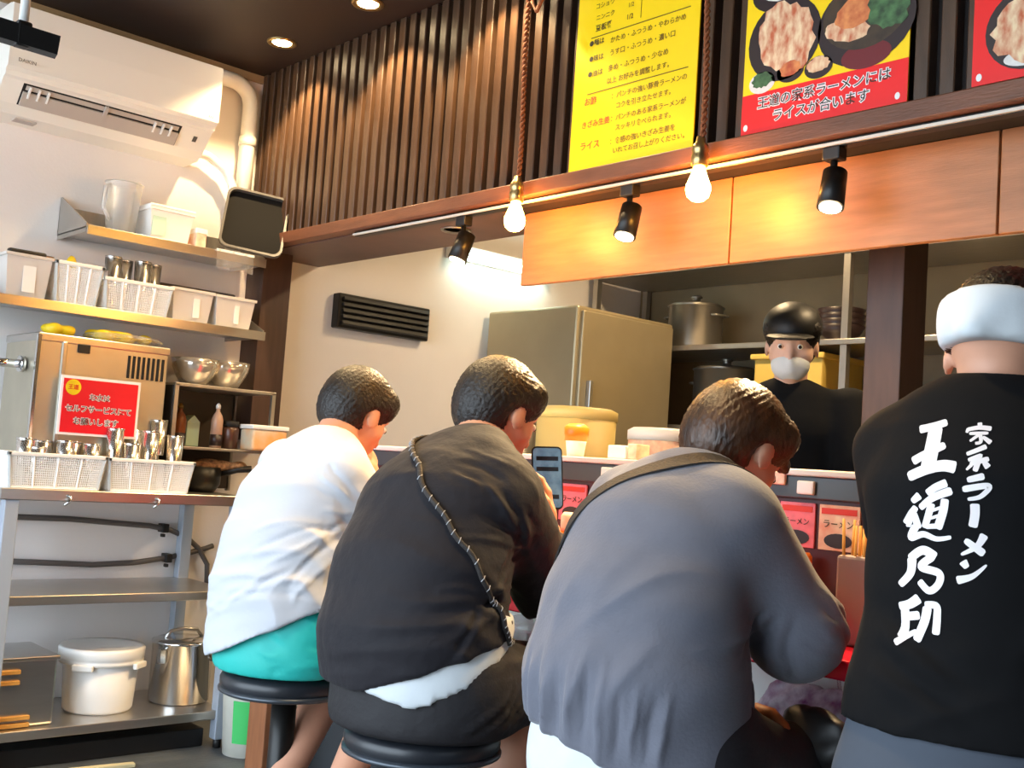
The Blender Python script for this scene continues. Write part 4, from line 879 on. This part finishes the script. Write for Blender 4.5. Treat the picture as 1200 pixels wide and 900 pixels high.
pr += limb([RS,RE,RW], [.05,.042,.027])+limb([LS,LE,LW], [.05,.042,.027])
pr += limb([(1.43,1.67,.60),kR], [.085,.062])+limb([kR,(1.69,1.785,.42),aR], [.056,.058,.036])+limb([(1.43,1.87,.60),kL], [.085,.06])+limb([kL,(1.66,1.96,.42),aL], [.054,.052,.034])
for a in (aR, aL): pr += [cone(a, .036, (a[0]-.02,a[1],a[2]-.045), .03, .02), cone((a[0]-.02,a[1],a[2]-.045), .028, (a[0]+.12,a[1]+.02,a[2]-.05), .025, .02)]
b2 = body_mesh(pr, [hand_prims(RW,(.10,.30,1),(-.75,.62,0),.75), hand_prims(LW,(1,-.2,-.05),(0,0,-1),.5,side=-1)], M_skin, p2)
eyes(A, b2); hair_obj(A, R, M_hair, p2)
jk = [loft(T2, Lf)]+[loft([(1.40,1.775,.66,.207,.170),(1.40,1.775,.57,.207,.172)], Lf, .02)]+[cone(RS,.080,RE,.072,.035),fcone(RE,.072,(1.765,1.785,.86),.055,.035),cone(LS,.085,LE,.075,.035),fcone(LE,.075,(1.80,1.96,.80),.055,.035)]+[sub(cone((1.59,1.82,1.11), .056, (1.56,1.81,1.04), .056, .012)), cut((1.26,1.74,.588), (0,0,-1)), cut((1.26,1.74,.594), (.27,-.27,-1))]
fd = fan((1.53,1.63,.78), (-.7,-.1,-.6), (-.5,.2,.7), 8, .28, 1.3, .0065, .006)+fan((1.55,1.64,.90), (-.8,.1,.3), (0,.2,1), 6, .2, 1.4, .007, .005)
for i in range(9): fd.append(((1.23+.012*i,1.86-.04*i,.62+.004*i), (1.40+.01*i,1.63,.66+.03*i), .007, .005*(-1)**i))
for i in range(5): fd.append(((1.36+.03*i,1.68-.01*i,1.02-.01*i), (1.50+.02*i,1.60,.90-.03*i), .008, .004*(-1)**i))
soft('jacket', jk, .006, M_jacket, p2, fd, noise=.001, rip=[((1.38,1.64,.70),.17,(.3,.1,.9),105,.006),((1.66,1.63,.84),.12,(.6,.1,-.7),90,.003),((1.36,1.75,.98),.15,(.5,.2,.8),60,.002)])
soft('shirt_tail', [loft([(1.412,1.77,.70,.198,.164),(1.410,1.77,.60,.205,.172),(1.41,1.77,.55,.205,.17)], Lf), cut((1.26,1.69,.584), (0,.22,-1)), cut((1.31,1.59,.584), (.55,0,-1)), cut((0,0,.74),(0,0,1))], .008, M_under, p2, [((1.25,1.72,.61+.016*i), (1.46,1.57,.65+.02*i), .008, .005*(-1)**i) for i in range(4)])
sh = [loft([(1.405,1.77,.64,.19,.158),(1.415,1.77,.55,.198,.172)], Lf)]+limb([(1.43,1.665,.59),(1.785,1.775,.555)], [.105,.088],.05)+limb([(1.43,1.88,.59),(1.77,1.97,.56)], [.105,.085],.05)+[cut((0,0,.506),(0,0,-1)), cut((1.79,1.8,.5),(1,0,-.15))]
fd = [((1.47+.018*i,1.555,.60-.002*i), (1.36+.022*i,1.565,.525), .0065, .005*(-1)**i) for i in range(9)]+fan((1.60,1.66,.60), (-.9,0,-.2), (0,0,1), 5, .18, 1.0, .009, .005)
soft('shorts', sh, .0085, M_short, p2, fd)
for a, k in ((aR, kR), (aL, kL)):
    av, kv = Vector(a), Vector(k); q = av.lerp(kv, .36)
    soft('sock', [cone(q, .047, av, .041, .02), cone(av, .041, av+Vector((-.02,0,-.04)), .038, .02), cut(av.lerp(kv,.30), kv-av)], .007, M_under, p2); shoe((a[0]-.01,a[1],a[2]), (1,.1), p2, M_shoe)
def band(name, pts, w_, th, m, par, target, n=40, up=None):
    """a flat strap laid over a garment along a smooth path, pushed out to its surface"""
    me = target.data; o0 = ORIG[target.name]; vs = [v.co+o0 for v in me.vertices]; bv = BVHTree.FromPolygons(vs, [tuple(p.vertices) for p in me.polygons])
    P_ = [Vector(p) for p in pts]; path = []
    for i in range(n+1):
        t = i/n*(len(P_)-1); k = min(int(t), len(P_)-2); f = t-k
        p0, p1_, p2_, p3_ = P_[max(k-1,0)], P_[k], P_[k+1], P_[min(k+2,len(P_)-1)]
        q = .5*((2*p1_)+(p2_-p0)*f+(2*p0-5*p1_+4*p2_-p3_)*f*f+(-p0+3*p1_-3*p2_+p3_)*f**3)
        co, no, ix, di = bv.find_nearest(q); path.append((co+no*.003, no))
    for _ in range(6):
        path = [path[0]]+[((path[i-1][0]+path[i][0]*2+path[i+1][0])/4, (path[i-1][1]+path[i][1]+path[i+1][1]).normalized()) for i in range(1, n)]+[path[-1]]
    return path
def strap(name, pts, w_, th, m, par, target, n=40):
    path = band(name, pts, w_, th, m, par, target, n); b = MB(); vs = []; fs = []
    for i, (p, no) in enumerate(path):
        t = (path[min(i+1,n)][0]-path[max(i-1,0)][0]).normalized(); s = t.cross(no).normalized()
        vs += [p-s*w_, p+s*w_, p+s*w_+no*th, p-s*w_+no*th]
    for i in range(n):
        for k in range(4): fs.append((4*i+k, 4*i+(k+1)%4, 4*i+4+(k+1)%4, 4*i+4+k))
    fs += [(3,2,1,0), (4*n,4*n+1,4*n+2,4*n+3)]; b.add(vs, fs); return b.obj(name, m, par)
jko = [c for c in p2.children if c.name.startswith('jacket')][0]
pts = [(1.56,1.90,1.06),(1.46,1.89,1.065),(1.40,1.80,1.01),(1.375,1.71,.945),(1.375,1.645,.86),(1.42,1.60,.775),(1.45,1.59,.71),(1.50,1.585,.68)]
path = band('c', pts, 0, 0, None, None, jko, 120)
cord = MB().tube([p+no*.003 for p, no in path], .0055, 8).obj('shoulder_cord', M_strap, p2)
b = MB()
for i in range(2, 118, 3):
    p, no = path[i]; t = (path[i+1][0]-path[i-1][0]).normalized(); s = t.cross(no).normalized()
    b.tube([p+no*.006-s*.006-t*.003, p+no*.0092, p+no*.006+s*.006+t*.003], .0009, 5)
b.obj('cord_flecks', mat('pale_fleck','#b9bcc4',.6), cord)['kind'] = 'stuff'
ph = thing('smartphone', 'black smartphone held upright by the diner in the black jacket', 'phone', (1.80,1.835,.96))
pc_ = Vector((1.805,1.846,1.010)); pr_ = Vector((.80,-.55,.05)).normalized(); pu = Vector((.20,.12,.95)); pu = (pu-pr_*pu.dot(pr_)).normalized(); pn = pr_.cross(pu)
pn = pn if pn.dot(Vector((-1,-1,0))) > 0 else -pn
B = MB(); B.prism(rrect(.072,.148,.012), pc_-pn*.008, pr_, pu, pn*.008); B.obj('case', M_blackpl, ph)
B = MB(); B.prism(rrect(.066,.140,.009), pc_+pn*.0002, pr_, pu, pn*.0006); scn = B.obj('screen', M_screen, ph)
for v_ in (.045,.02,-.045): B = MB(); B.prism([(-.026,-.005),(.026,-.005),(.026,.005),(-.026,.005)], pc_+pu*v_+pn*.001, pr_, pu, pn*.0003); B.obj('screen_bar', mat('screen_dark','#27344a',.3), scn)

# ---- third diner: grey sweater
p3 = person('diner in a grey sweater with a black cross-body strap bent over the counter', (1.42,1.20,0))
T3 = [(1.43,1.215,.60,.182,.155),(1.41,1.215,.70,.186,.157),(1.425,1.215,.80,.176,.143),(1.475,1.222,.91,.172,.130),(1.53,1.228,.985,.150,.092),(1.56,1.232,1.025,.09,.062)]
RS, RE, RW = (1.525,1.112,.955), (1.638,1.058,.788), (1.81,1.21,.80)
LS, LE, LW = (1.55,1.365,.97), (1.71,1.38,.80), (1.88,1.32,.775)
hp, A, R = head_prims((1.685,1.235,1.085), (.76,-.06,-.60), 0, 1.0)
kR, aR, kL, aL = (1.84,1.08,.525), (1.70,1.08,.10), (1.84,1.33,.525), (1.70,1.33,.10)
pr = hp+[cone((1.57,1.225,1.0), .058, A(-.03,0,-.06), .054, .02), loft([(1.43,1.20,.62,.16,.12),(1.44,1.20,.8,.15,.11),(1.51,1.20,.95,.15,.09)], Lf)]
pr += limb([RS,RE,RW], [.05,.042,.028])+limb([LS,LE,LW], [.05,.042,.028])+limb([(1.44,1.1,.60),kR,aR], [.085,.058,.036])+limb([(1.44,1.30,.60),kL,aL], [.085,.058,.036])
for a in (aR, aL): pr += [cone(a, .036, (a[0]+.12,a[1]+.02,a[2]-.05), .025, .02)]
b3 = body_mesh(pr, [hand_prims(RW,(.8,.6,.0),(0,0,-1),.6), hand_prims(LW,(1,-.2,-.05),(0,0,-1),.5,side=-1)], M_skin, p3)
eyes(A, b3, 1.04); hair_obj(A, R, mat('dark_brown_hair','#2a1c15',.4,col2='#523621',vscale=30,stretch=(1,1,.4),bump=.3,bscale=150), p3, 1.0, fringe=1)
sw = [loft(T3, Lf)]+[loft([(1.42,1.21,.68,.19,.162),(1.43,1.21,.58,.196,.168),(1.43,1.21,.52,.196,.168)], Lf, .02)]+[cone(RS,.084,RE,.077,.035),fcone(RE,.077,(1.78,1.18,.79),.055,.035),cone(LS,.078,LE,.07,.035),fcone(LE,.07,(1.84,1.32,.785),.055,.035)]+[sub(cone((1.61,1.225,1.085), .056, (1.585,1.222,1.01), .056, .012)), cut((1.26,1.2,.606), (-.25,.2,-1))]
fd = [((1.24+.004*i,1.36-.026*i,.60), (1.25+.006*i,1.35-.024*i,.70+.05*random.random()), .0065, .005*(-1)**i) for i in range(13)]
fd += fan((1.57,1.05,.85), (-.5,.1,-.85), (-.5,.3,.3), 6, .26, 1.0, .008, .006)+fan((1.72,.96,.76), (-.6,.05,.8), (.8,0,.5), 7, .18, 1.6, .008, .004)
soft('sweater', sw, .006, M_sweat, p3, fd, rip=[((1.26,1.20,.65),.17,(.25,1,.15),100,.006),((1.36,1.12,.84),.14,(.3,.8,.4),60,.004),((1.70,.97,.78),.10,(.5,.2,.8),120,.004)])
swo = [c for c in p3.children if c.name.startswith('sweater')][0]
soft('undershirt', [loft([(1.435,1.20,.66,.200,.168),(1.445,1.20,.56,.206,.174),(1.45,1.2,.50,.2,.17)], Lf), cut((0,0,.515),(0,0,-1)), cut((0,0,.70),(0,0,1)), cut((1.33,1.10,.6),(.6,-1,0))], .008, M_under, p3, noise=.002)
soft('shorts', [loft([(1.44,1.20,.62,.18,.15),(1.45,1.20,.55,.19,.165)], Lf)]+limb([(1.45,1.095,.58),(1.80,1.08,.535)], [.092,.072],.05)+limb([(1.45,1.305,.58),(1.80,1.33,.535)], [.092,.072],.05)+[cut((0,0,.506),(0,0,-1)), cut((1.80,1.2,.5),(1,0,0))], .009, M_short, p3)
for a in (aR, aL): shoe((a[0]-.01,a[1],a[2]), (1,.1), p3)
strap('cross_strap', [(1.60,1.12,1.03),(1.53,1.16,1.05),(1.46,1.22,1.02),(1.40,1.30,.965),(1.385,1.375,.885),(1.43,1.41,.83),(1.52,1.42,.78)], .0195, .003, M_strap, p3, swo)

# ---- member of staff: black T-shirt with brush lettering
p4 = person('standing shop worker in a black T-shirt with white brush lettering', (1.47,.70,0))
fx, fy = math.cos(math.radians(20)), math.sin(math.radians(20)); F4 = Vector((fx,fy,0)); L4 = Vector((-fy,fx,0)); c4 = Vector((1.525,.695,0))
def Q(f, l, z): return tuple(c4+F4*f+L4*l+Vector((0,0,z)))
hp, A, R = head_prims(Q(.075,-.015,1.245), (F4.x*.9,F4.y*.9-.2,-.22), 0, .96)
RS, RE, RW = Q(.0,-.175,1.11), Q(.10,-.215,.90), Q(.24,-.13,.86)
LS, LE, LW = Q(.04,.125,1.09), Q(.16,.12,.93), Q(.26,.04,.90)
pr = hp+[cone(Q(.02,0,1.14), .056, A(-.02,0,-.06), .05, .02), loft([(*Q(0,0,.62),.14,.10),(*Q(0,0,.8),.135,.095),(*Q(0,0,1.05),.15,.10)], L4)]
pr += limb([RS,RE,RW], [.045,.038,.026])+limb([LS,LE,LW], [.045,.038,.026])
for s in (1,-1): pr += limb([Q(0,.085*s,.66),Q(.05,.09*s,.38),Q(0,.09*s,.09)], [.08,.055,.036])+[cone(Q(-.03,.09*s,.05), .03, Q(.13,.10*s,.035), .028, .02)]
b4 = body_mesh(pr, [hand_prims(RW,(.8,.5,-.1),(0,0,-1),.5), hand_prims(LW,(.9,-.3,-.1),(0,0,-1),.5,side=-1)], M_skin, p4)
eyes(A, b4); hair_obj(A, R, M_hair, p4, .90, clear=[sub(ell(A(-.03,0,-.10), (.2,.2,.085), R, .006))])
tw = [ell(A(-.014,0,.055), (.108,.092,.090), R, .02), ell(A(-.045,0,.01), (.074,.080,.072), R, .02), cone(A(-.10,.0,.02), .03, A(-.115,.01,-.01), .022, .02), sub(ell(A(.02,0,-.085), (.2,.2,.075), R, .008)), sub(ell(A(-.01,0,.148), (.2,.2,.10), R, .008))]
soft('head_towel', tw, .006, M_under, p4, [(A(.09,.06,.02+.014*i), A(-.1,-.03,.03+.016*i), .007, .004*(-1)**i) for i in range(5)]+[(A(.05,-.09,.02+.014*i), A(-.1,.0,.03+.016*i), .007, .004*(-1)**i) for i in range(5)])
tsh = [loft([(*Q(-.005,0,.72),.168,.128),(*Q(-.005,0,.80),.155,.122),(*Q(0,0,.92),.148,.118),(*Q(0,0,1.04),.155,.120),(*Q(.012,0,1.115),.140,.090),(*Q(.02,0,1.155),.080,.06)], L4), loft([(*Q(-.005,0,.74),.172,.130),(*Q(0,0,.66),.182,.136)], L4, .02)]+[fcone(RS,.075,Q(.07,-.215,.955),.072,.03),fcone(LS,.062,Q(.13,.12,.97),.06,.03)]+[sub(cone(Q(.05,0,1.22), .056, Q(.03,0,1.14), .056, .012)), cut(Q(-.12,0,.715), (0,0,-1))]
fd = [(Q(-.13,-.13+.02*i,.74+.02*i), Q(-.09,-.19,.95+.03*i), .012, .005*(-1)**i) for i in range(5)]+[(Q(-.10,.15,.80+.03*i), Q(-.13,0,.74+.02*i), .012, .005*(-1)**i) for i in range(4)]
tso = soft('t_shirt', tsh, .0065, M_stafft, p4, fd, rip=[(Q(-.1,0,.74),.13,(.3,.5,.8),80,.003)])
soft('trousers', [loft([(*Q(0,0,.74),.165,.118),(*Q(-.005,0,.64),.175,.135),(*Q(0,0,.56),.165,.125)], L4)]+limb([Q(0,.088,.60),Q(.05,.09,.38),Q(0,.09,.075)], [.095,.072,.06],.03)+limb([Q(0,-.088,.60),Q(.05,-.09,.38),Q(0,-.09,.075)], [.095,.072,.06],.03)+[cut(Q(0,0,.05),(0,0,-1))], .010, M_trous, p4)
for s in (1,-1): shoe(Q(-.01,.09*s,.072), (fx,fy), p4, M_blackpl)
# brush lettering, as strokes on a sheet (sheet pixels), laid on the back of the shirt
Z5 = lambda p: (p[0]/6.43, p[1]/6.43)
Z6 = lambda p: (p[0]/5.62, 130+p[1]/5.62)
ST = [(Z5,s_,w0,w1) for s_, w0, w1 in (
 ([(300,120),(400,95),(515,55)],58,50), ([(275,375),(380,310),(520,235)],60,50), ([(430,90),(420,250),(400,430)],95,100), ([(250,495),(400,425),(520,395),(615,405)],66,80),
 ([(405,610),(470,560),(555,520)],45,55), ([(355,725),(450,640),(595,575)],42,55), ([(545,640),(535,730),(495,870)],52,58), ([(445,680),(425,760),(395,870)],52,45), ([(450,735),(520,705)],20,22), ([(435,795),(510,765)],20,22), ([(400,860),(505,845)],30,36), ([(350,625),(290,680)],58,36), ([(325,715),(290,770),(250,855)],40,66), ([(310,760),(345,880)],36,60),
 ([(672,110),(760,90),(850,95)],26,34), ([(760,50),(765,85)],30,30), ([(690,140),(830,130)],22,22), ([(770,140),(700,200)],22,18), ([(770,140),(780,200),(740,215)],26,20), ([(790,160),(855,205)],20,36), ([(680,100),(670,135)],24,18),
 ([(685,300),(760,265),(825,232)],26,34), ([(700,345),(790,305),(720,372)],26,26), ([(715,372),(850,325)],30,36), ([(775,345),(755,425)],40,34), ([(730,375),(692,418)],26,14), ([(815,350),(850,392)],30,44),
 ([(702,492),(825,455)],36,46), ([(672,562),(860,525),(805,605),(712,632)],44,22), ([(765,660),(768,740),(755,835)],60,58))]
ST += [(Z6,s_,w0,w1) for s_, w0, w1 in (
 ([(215,10),(250,10)],40,40), ([(285,20),(255,100),(340,72),(430,95),(525,75)],50,22), ([(250,245),(340,178),(430,215)],48,54), ([(268,235),(262,335),(190,425)],58,40), ([(412,210),(335,285),(455,315),(455,385),(395,435),(325,378)],46,40),
 ([(330,490),(265,540),(190,565)],60,46), ([(232,560),(240,690),(215,770)],52,56), ([(240,625),(338,602)],48,50), ([(178,805),(250,755),(325,705)],40,26), ([(388,540),(372,640),(322,775)],54,50), ([(368,530),(445,528),(455,600),(452,712)],40,46),
 ([(735,40),(690,120),(592,182)],50,16), ([(612,85),(738,165)],34,48), ([(605,222),(635,262)],52,30), ([(572,348),(670,312),(756,232)],50,12))]
me = tso.data; o0 = ORIG[tso.name]; bv = BVHTree.FromPolygons([v.co+o0 for v in me.vertices], [tuple(p.vertices) for p in me.polygons])
KX, KY, U0, V0 = .00106, .00112, 120, 12      # metres per sheet pixel, sheet point over the spine
def onback(u, v):
    o = c4-F4*.6-L4*((u-U0)*KX)+Vector((0,0,1.125-(v-V0)*KY)); r = bv.ray_cast(o, F4)
    return (r[0]+r[1]*.0012) if r[0] else None
for tr_, pts, w0, w1 in ST:
    sc_ = 1/6.43 if tr_ is Z5 else 1/5.62; P_ = [Vector((*tr_(p),0)) for p in pts]; path = []; n = 10*(len(P_)-1)
    for i in range(n+1):
        t = i/n*(len(P_)-1); k = min(int(t), len(P_)-2); f = t-k
        p0, p1_, p2_, p3_ = P_[max(k-1,0)], P_[k], P_[k+1], P_[min(k+2,len(P_)-1)]
        path.append(.5*((2*p1_)+(p2_-p0)*f+(2*p0-5*p1_+4*p2_-p3_)*f*f+(-p0+3*p1_-3*p2_+p3_)*f**3))
    vs = []; rows = []
    for i, p in enumerate(path):
        t = (path[min(i+1,n)]-path[max(i-1,0)]).normalized(); s = Vector((-t.y,t.x,0)); w_ = (w0+(w1-w0)*i/n)*sc_/2*1.15*(.55 if i in (0,n) else (.9 if i in (1,n-1) else 1))
        row = [onback(*(p+s*w_*k).xy) for k in (-1,-.5,0,.5,1)]
        if None in row: continue
        rows.append(row)
    if len(rows) < 2: continue
    b = MB(); b.add([p for r_ in rows for p in r_], [(5*i+k,5*i+k+1,5*i+6+k,5*i+5+k) for i in range(len(rows)-1) for k in range(4)], True); b.obj('brush_stroke', M_whiteink, tso, fix=False)

# ---- kitchen worker in a black cap
p5 = person('kitchen worker in a black cap and white mask behind the counter', (3.14,2.09,0))
c5 = Vector((3.12,2.08,0)); F5 = Vector((-.85,-.5,0)).normalized(); L5 = Vector((-F5.y,F5.x,0))
def Q5(f, l, z): return tuple(c5+F5*f+L5*l+Vector((0,0,z)))
hp, A, R = head_prims(Q5(.03,0,1.485), (F5.x,F5.y,-.25))
RS, RE, RW = Q5(0,-.19,1.28), Q5(.12,-.23,1.05), Q5(.34,-.12,1.0)
LS, LE, LW = Q5(0,.19,1.28), Q5(.12,.23,1.05), Q5(.34,.12,1.0)
pr = hp+[cone(Q5(0,0,1.33), .056, A(-.02,0,-.06), .052, .02), loft([(*Q5(0,0,.85),.15,.11),(*Q5(0,0,1.0),.15,.11),(*Q5(0,0,1.25),.16,.10)], L5)]+limb([RS,RE,RW],[.05,.042,.027])+limb([LS,LE,LW],[.05,.042,.027])
for s in (1,-1): pr += limb([Q5(0,.09*s,.85),Q5(.02,.09*s,.46),Q5(0,.09*s,.08)], [.085,.058,.04])+[cone(Q5(-.04,.09*s,.045), .035, Q5(.15,.10*s,.035), .03, .02)]
b5 = body_mesh(pr, [hand_prims(RW,(F5.x,F5.y,-.2),(0,0,-1),.6), hand_prims(LW,(F5.x,F5.y,-.2),(0,0,-1),.6,side=-1)], M_skin2, p5, .009); eyes(A, b5); hair_obj(A, R, M_hair, p5)
cp_ = soft('cap', [ell(A(-.014,0,.06), (.112,.096,.085), R, .02), sub(ell(A(.0,0,-.06), (.2,.2,.10), R, .005))], .006, M_blackpl, p5); soft('cap_brim', [ell(A(.12,0,.045), (.07,.078,.009), R, .01)], .005, M_blackpl, p5)
soft('face_mask', [ell(A(.036,0,-.055), (.064,.064,.056), R, .02), cone(A(.098,0,-.03), .012, A(.09,0,-.06), .015, .02), sub(ell(A(-.01,0,-.02), (.065,.12,.15), R, .004))], .005, M_under, p5)
soft('shirt', [loft([(*Q5(0,0,.80),.185,.135),(*Q5(0,0,1.0),.18,.13),(*Q5(0,0,1.2),.19,.125),(*Q5(0,0,1.29),.165,.09),(*Q5(0,0,1.33),.085,.06)], L5)]+limb([RS,Q5(.10,-.22,1.10)],[.08,.07],.03)+limb([LS,Q5(.10,.22,1.10)],[.08,.07],.03)+[cut(Q5(0,0,.76),(0,0,-1))], .01, M_stafft, p5)
soft('trousers', [loft([(*Q5(0,0,.84),.17,.12),(*Q5(0,0,.70),.17,.125)], L5)]+limb([Q5(0,.088,.74),Q5(0,.09,.08)],[.095,.06],.03)+limb([Q5(0,-.088,.74),Q5(0,-.09,.08)],[.095,.06],.03), .011, M_trous, p5)
for s in (1,-1): shoe(Q5(-.02,.09*s,.072), (F5.x,F5.y), p5, M_blackpl)

# ================================================================== small things at the counter
def cond(loc, r, h, label, m_, capm, name='condiment_bottle'):
    t = thing(name, label, 'bottle', loc, 'condiments on the counter'); MB().lathe([(0,0),(r,0),(r,h*.7),(r*.75,h*.78)], loc, 18).obj('body', m_, t); MB().lathe([(r*.85,h*.76),(r*.9,h*.8),(r*.9,h*.95),(r*.6,h),(0,h)], loc, 18).obj('cap', capm, t)
cond((1.975,1.225,.737),.020,.085,'small red condiment bottle with a cream cap by the menu cards',M_redpl,M_cream)
cond((1.955,1.185,.737),.013,.075,'narrow red condiment tube next to the chopstick holder',M_redpl,M_redpl)
cond((1.985,1.27,.737),.018,.16,'tall orange condiment bottle beside the grey sleeve',M_orange,M_orange)
cond((1.975,1.935,.737),.022,.19,'orange condiment bottle below the phone hand',M_orange,M_cream)
t = thing('chopstick_holder', 'greyish chopstick holder full of wooden chopsticks beside the black T-shirt', 'holder', (1.955,1.115,.737))
MB().box((1.915,1.075,.737), (1.995,1.155,.905), .006).obj('holder_body', mat('mauve_grey','#8d7b7d',.5), t)
for i in range(16):
    x, y = 1.928+.018*(i%4), 1.088+.018*(i//4); MB().cyl((x,y,.80), (x+random.uniform(-.006,.006),y+random.uniform(-.006,.006),.96+random.uniform(-.01,.015)), .0042, .0030, 6).obj('chopstick', M_wood, t)
t = thing('ledge_cup', 'white cup with an orange top on the ledge behind the phone', 'cup', (2.07,2.02,1.067)); MB().lathe([(0,0),(.022,0),(.03,.06),(.028,.06),(0,.05)],(2.07,2.02,1.067),20).obj('cup_body', M_white, t); MB().lathe([(.031,.04),(.033,.075),(.02,.085),(0,.085)],(2.07,2.02,1.067),20).obj('cup_top', M_orange, t)
t = thing('ledge_box', 'small white box on the ledge above the grey collar', 'box', (2.07,1.85,1.067)); MB().box((2.04,1.82,1.067), (2.10,1.88,1.10), .003).obj('carton', M_white, t); MB().box((2.045,1.79,1.067), (2.095,1.818,1.105), .002).obj('packet', M_cream, t)
# bags below the counter
t = thing('flower_bag', 'pale bag printed with purple flowers hanging under the counter', 'bag', (1.87,1.15,.53))
soft('bag_body', [loft([(1.865,1.16,.50,.11,.03),(1.865,1.16,.60,.11,.035),(1.87,1.16,.645,.10,.018)], (0,1,0), .02)], .007, M_purple, t, noise=.006)
soft('violet_side', [loft([(1.860,1.05,.50,.03,.034),(1.862,1.05,.60,.026,.03)], (0,1,0), .02)], .007, M_violet, t, noise=.004)
MB().tube([(1.87,1.20,.62),(1.885,1.18,.68),(1.89,1.15,.698),(1.885,1.12,.68),(1.87,1.10,.62)], .004, 6).obj('handle', M_film, t)
t = thing('leather_bag', 'black bag with a tan leather handle on the lap beside the grey sweater', 'bag', (1.70,1.05,.60))
soft('bag_body', [loft([(1.70,1.05,.600,.09,.045),(1.70,1.05,.632,.08,.028)], (.3,1,0), .02)], .008, M_blackpl, t, noise=.003)
MB().tube([(1.64,1.125,.612),(1.62,1.125,.632),(1.61,1.105,.648),(1.61,1.08,.646),(1.615,1.06,.63),(1.625,1.05,.600)], [.012,.014,.015,.015,.014,.012], 10).obj('handle', M_tan, t)
MB().tube([(1.62,1.075,.60),(1.60,1.07,.592),(1.60,1.05,.588)], .012, 8).obj('handle_tab', M_tan, t)
t = thing('clear_bag', 'clear plastic bag on the shelf under the counter between two diners', 'bag', (1.86,1.97,.60))
soft('bag_body', [ell((1.86,1.965,.635),(.03,.06,.045)), ell((1.86,1.93,.625),(.03,.04,.035))], .007, M_film, t, noise=.006); MB().box((1.845,1.92,.612), (1.875,1.99,.64), .004).obj('contents', M_white, t)
t = thing('blue_bundle', 'dark blue cloth bundle under the counter between two diners', 'cloth', (1.86,1.97,.52)); soft('folded_cloth', [ell((1.865,1.98,.56),(.04,.09,.04)), ell((1.865,1.94,.55),(.04,.06,.035))], .008, M_dkblue, t, noise=.004); MB().tube([(1.835,2.03,.585),(1.83,1.98,.60),(1.835,1.93,.585)], .004, 6).obj('tie_cord', M_dkblue, t)
b = thing('counter_shelf', 'thin pale shelf fixed under the counter front', 'shelf', (1.88,1.5,.5)); MB().box((1.83,-.2,.494), (1.93,2.94,.504), .002).obj('shelf_board', M_ctrfront, b); MB().box((1.825,-.2,.49), (1.831,2.94,.508)).obj('front_lip', M_ctrfront, b)
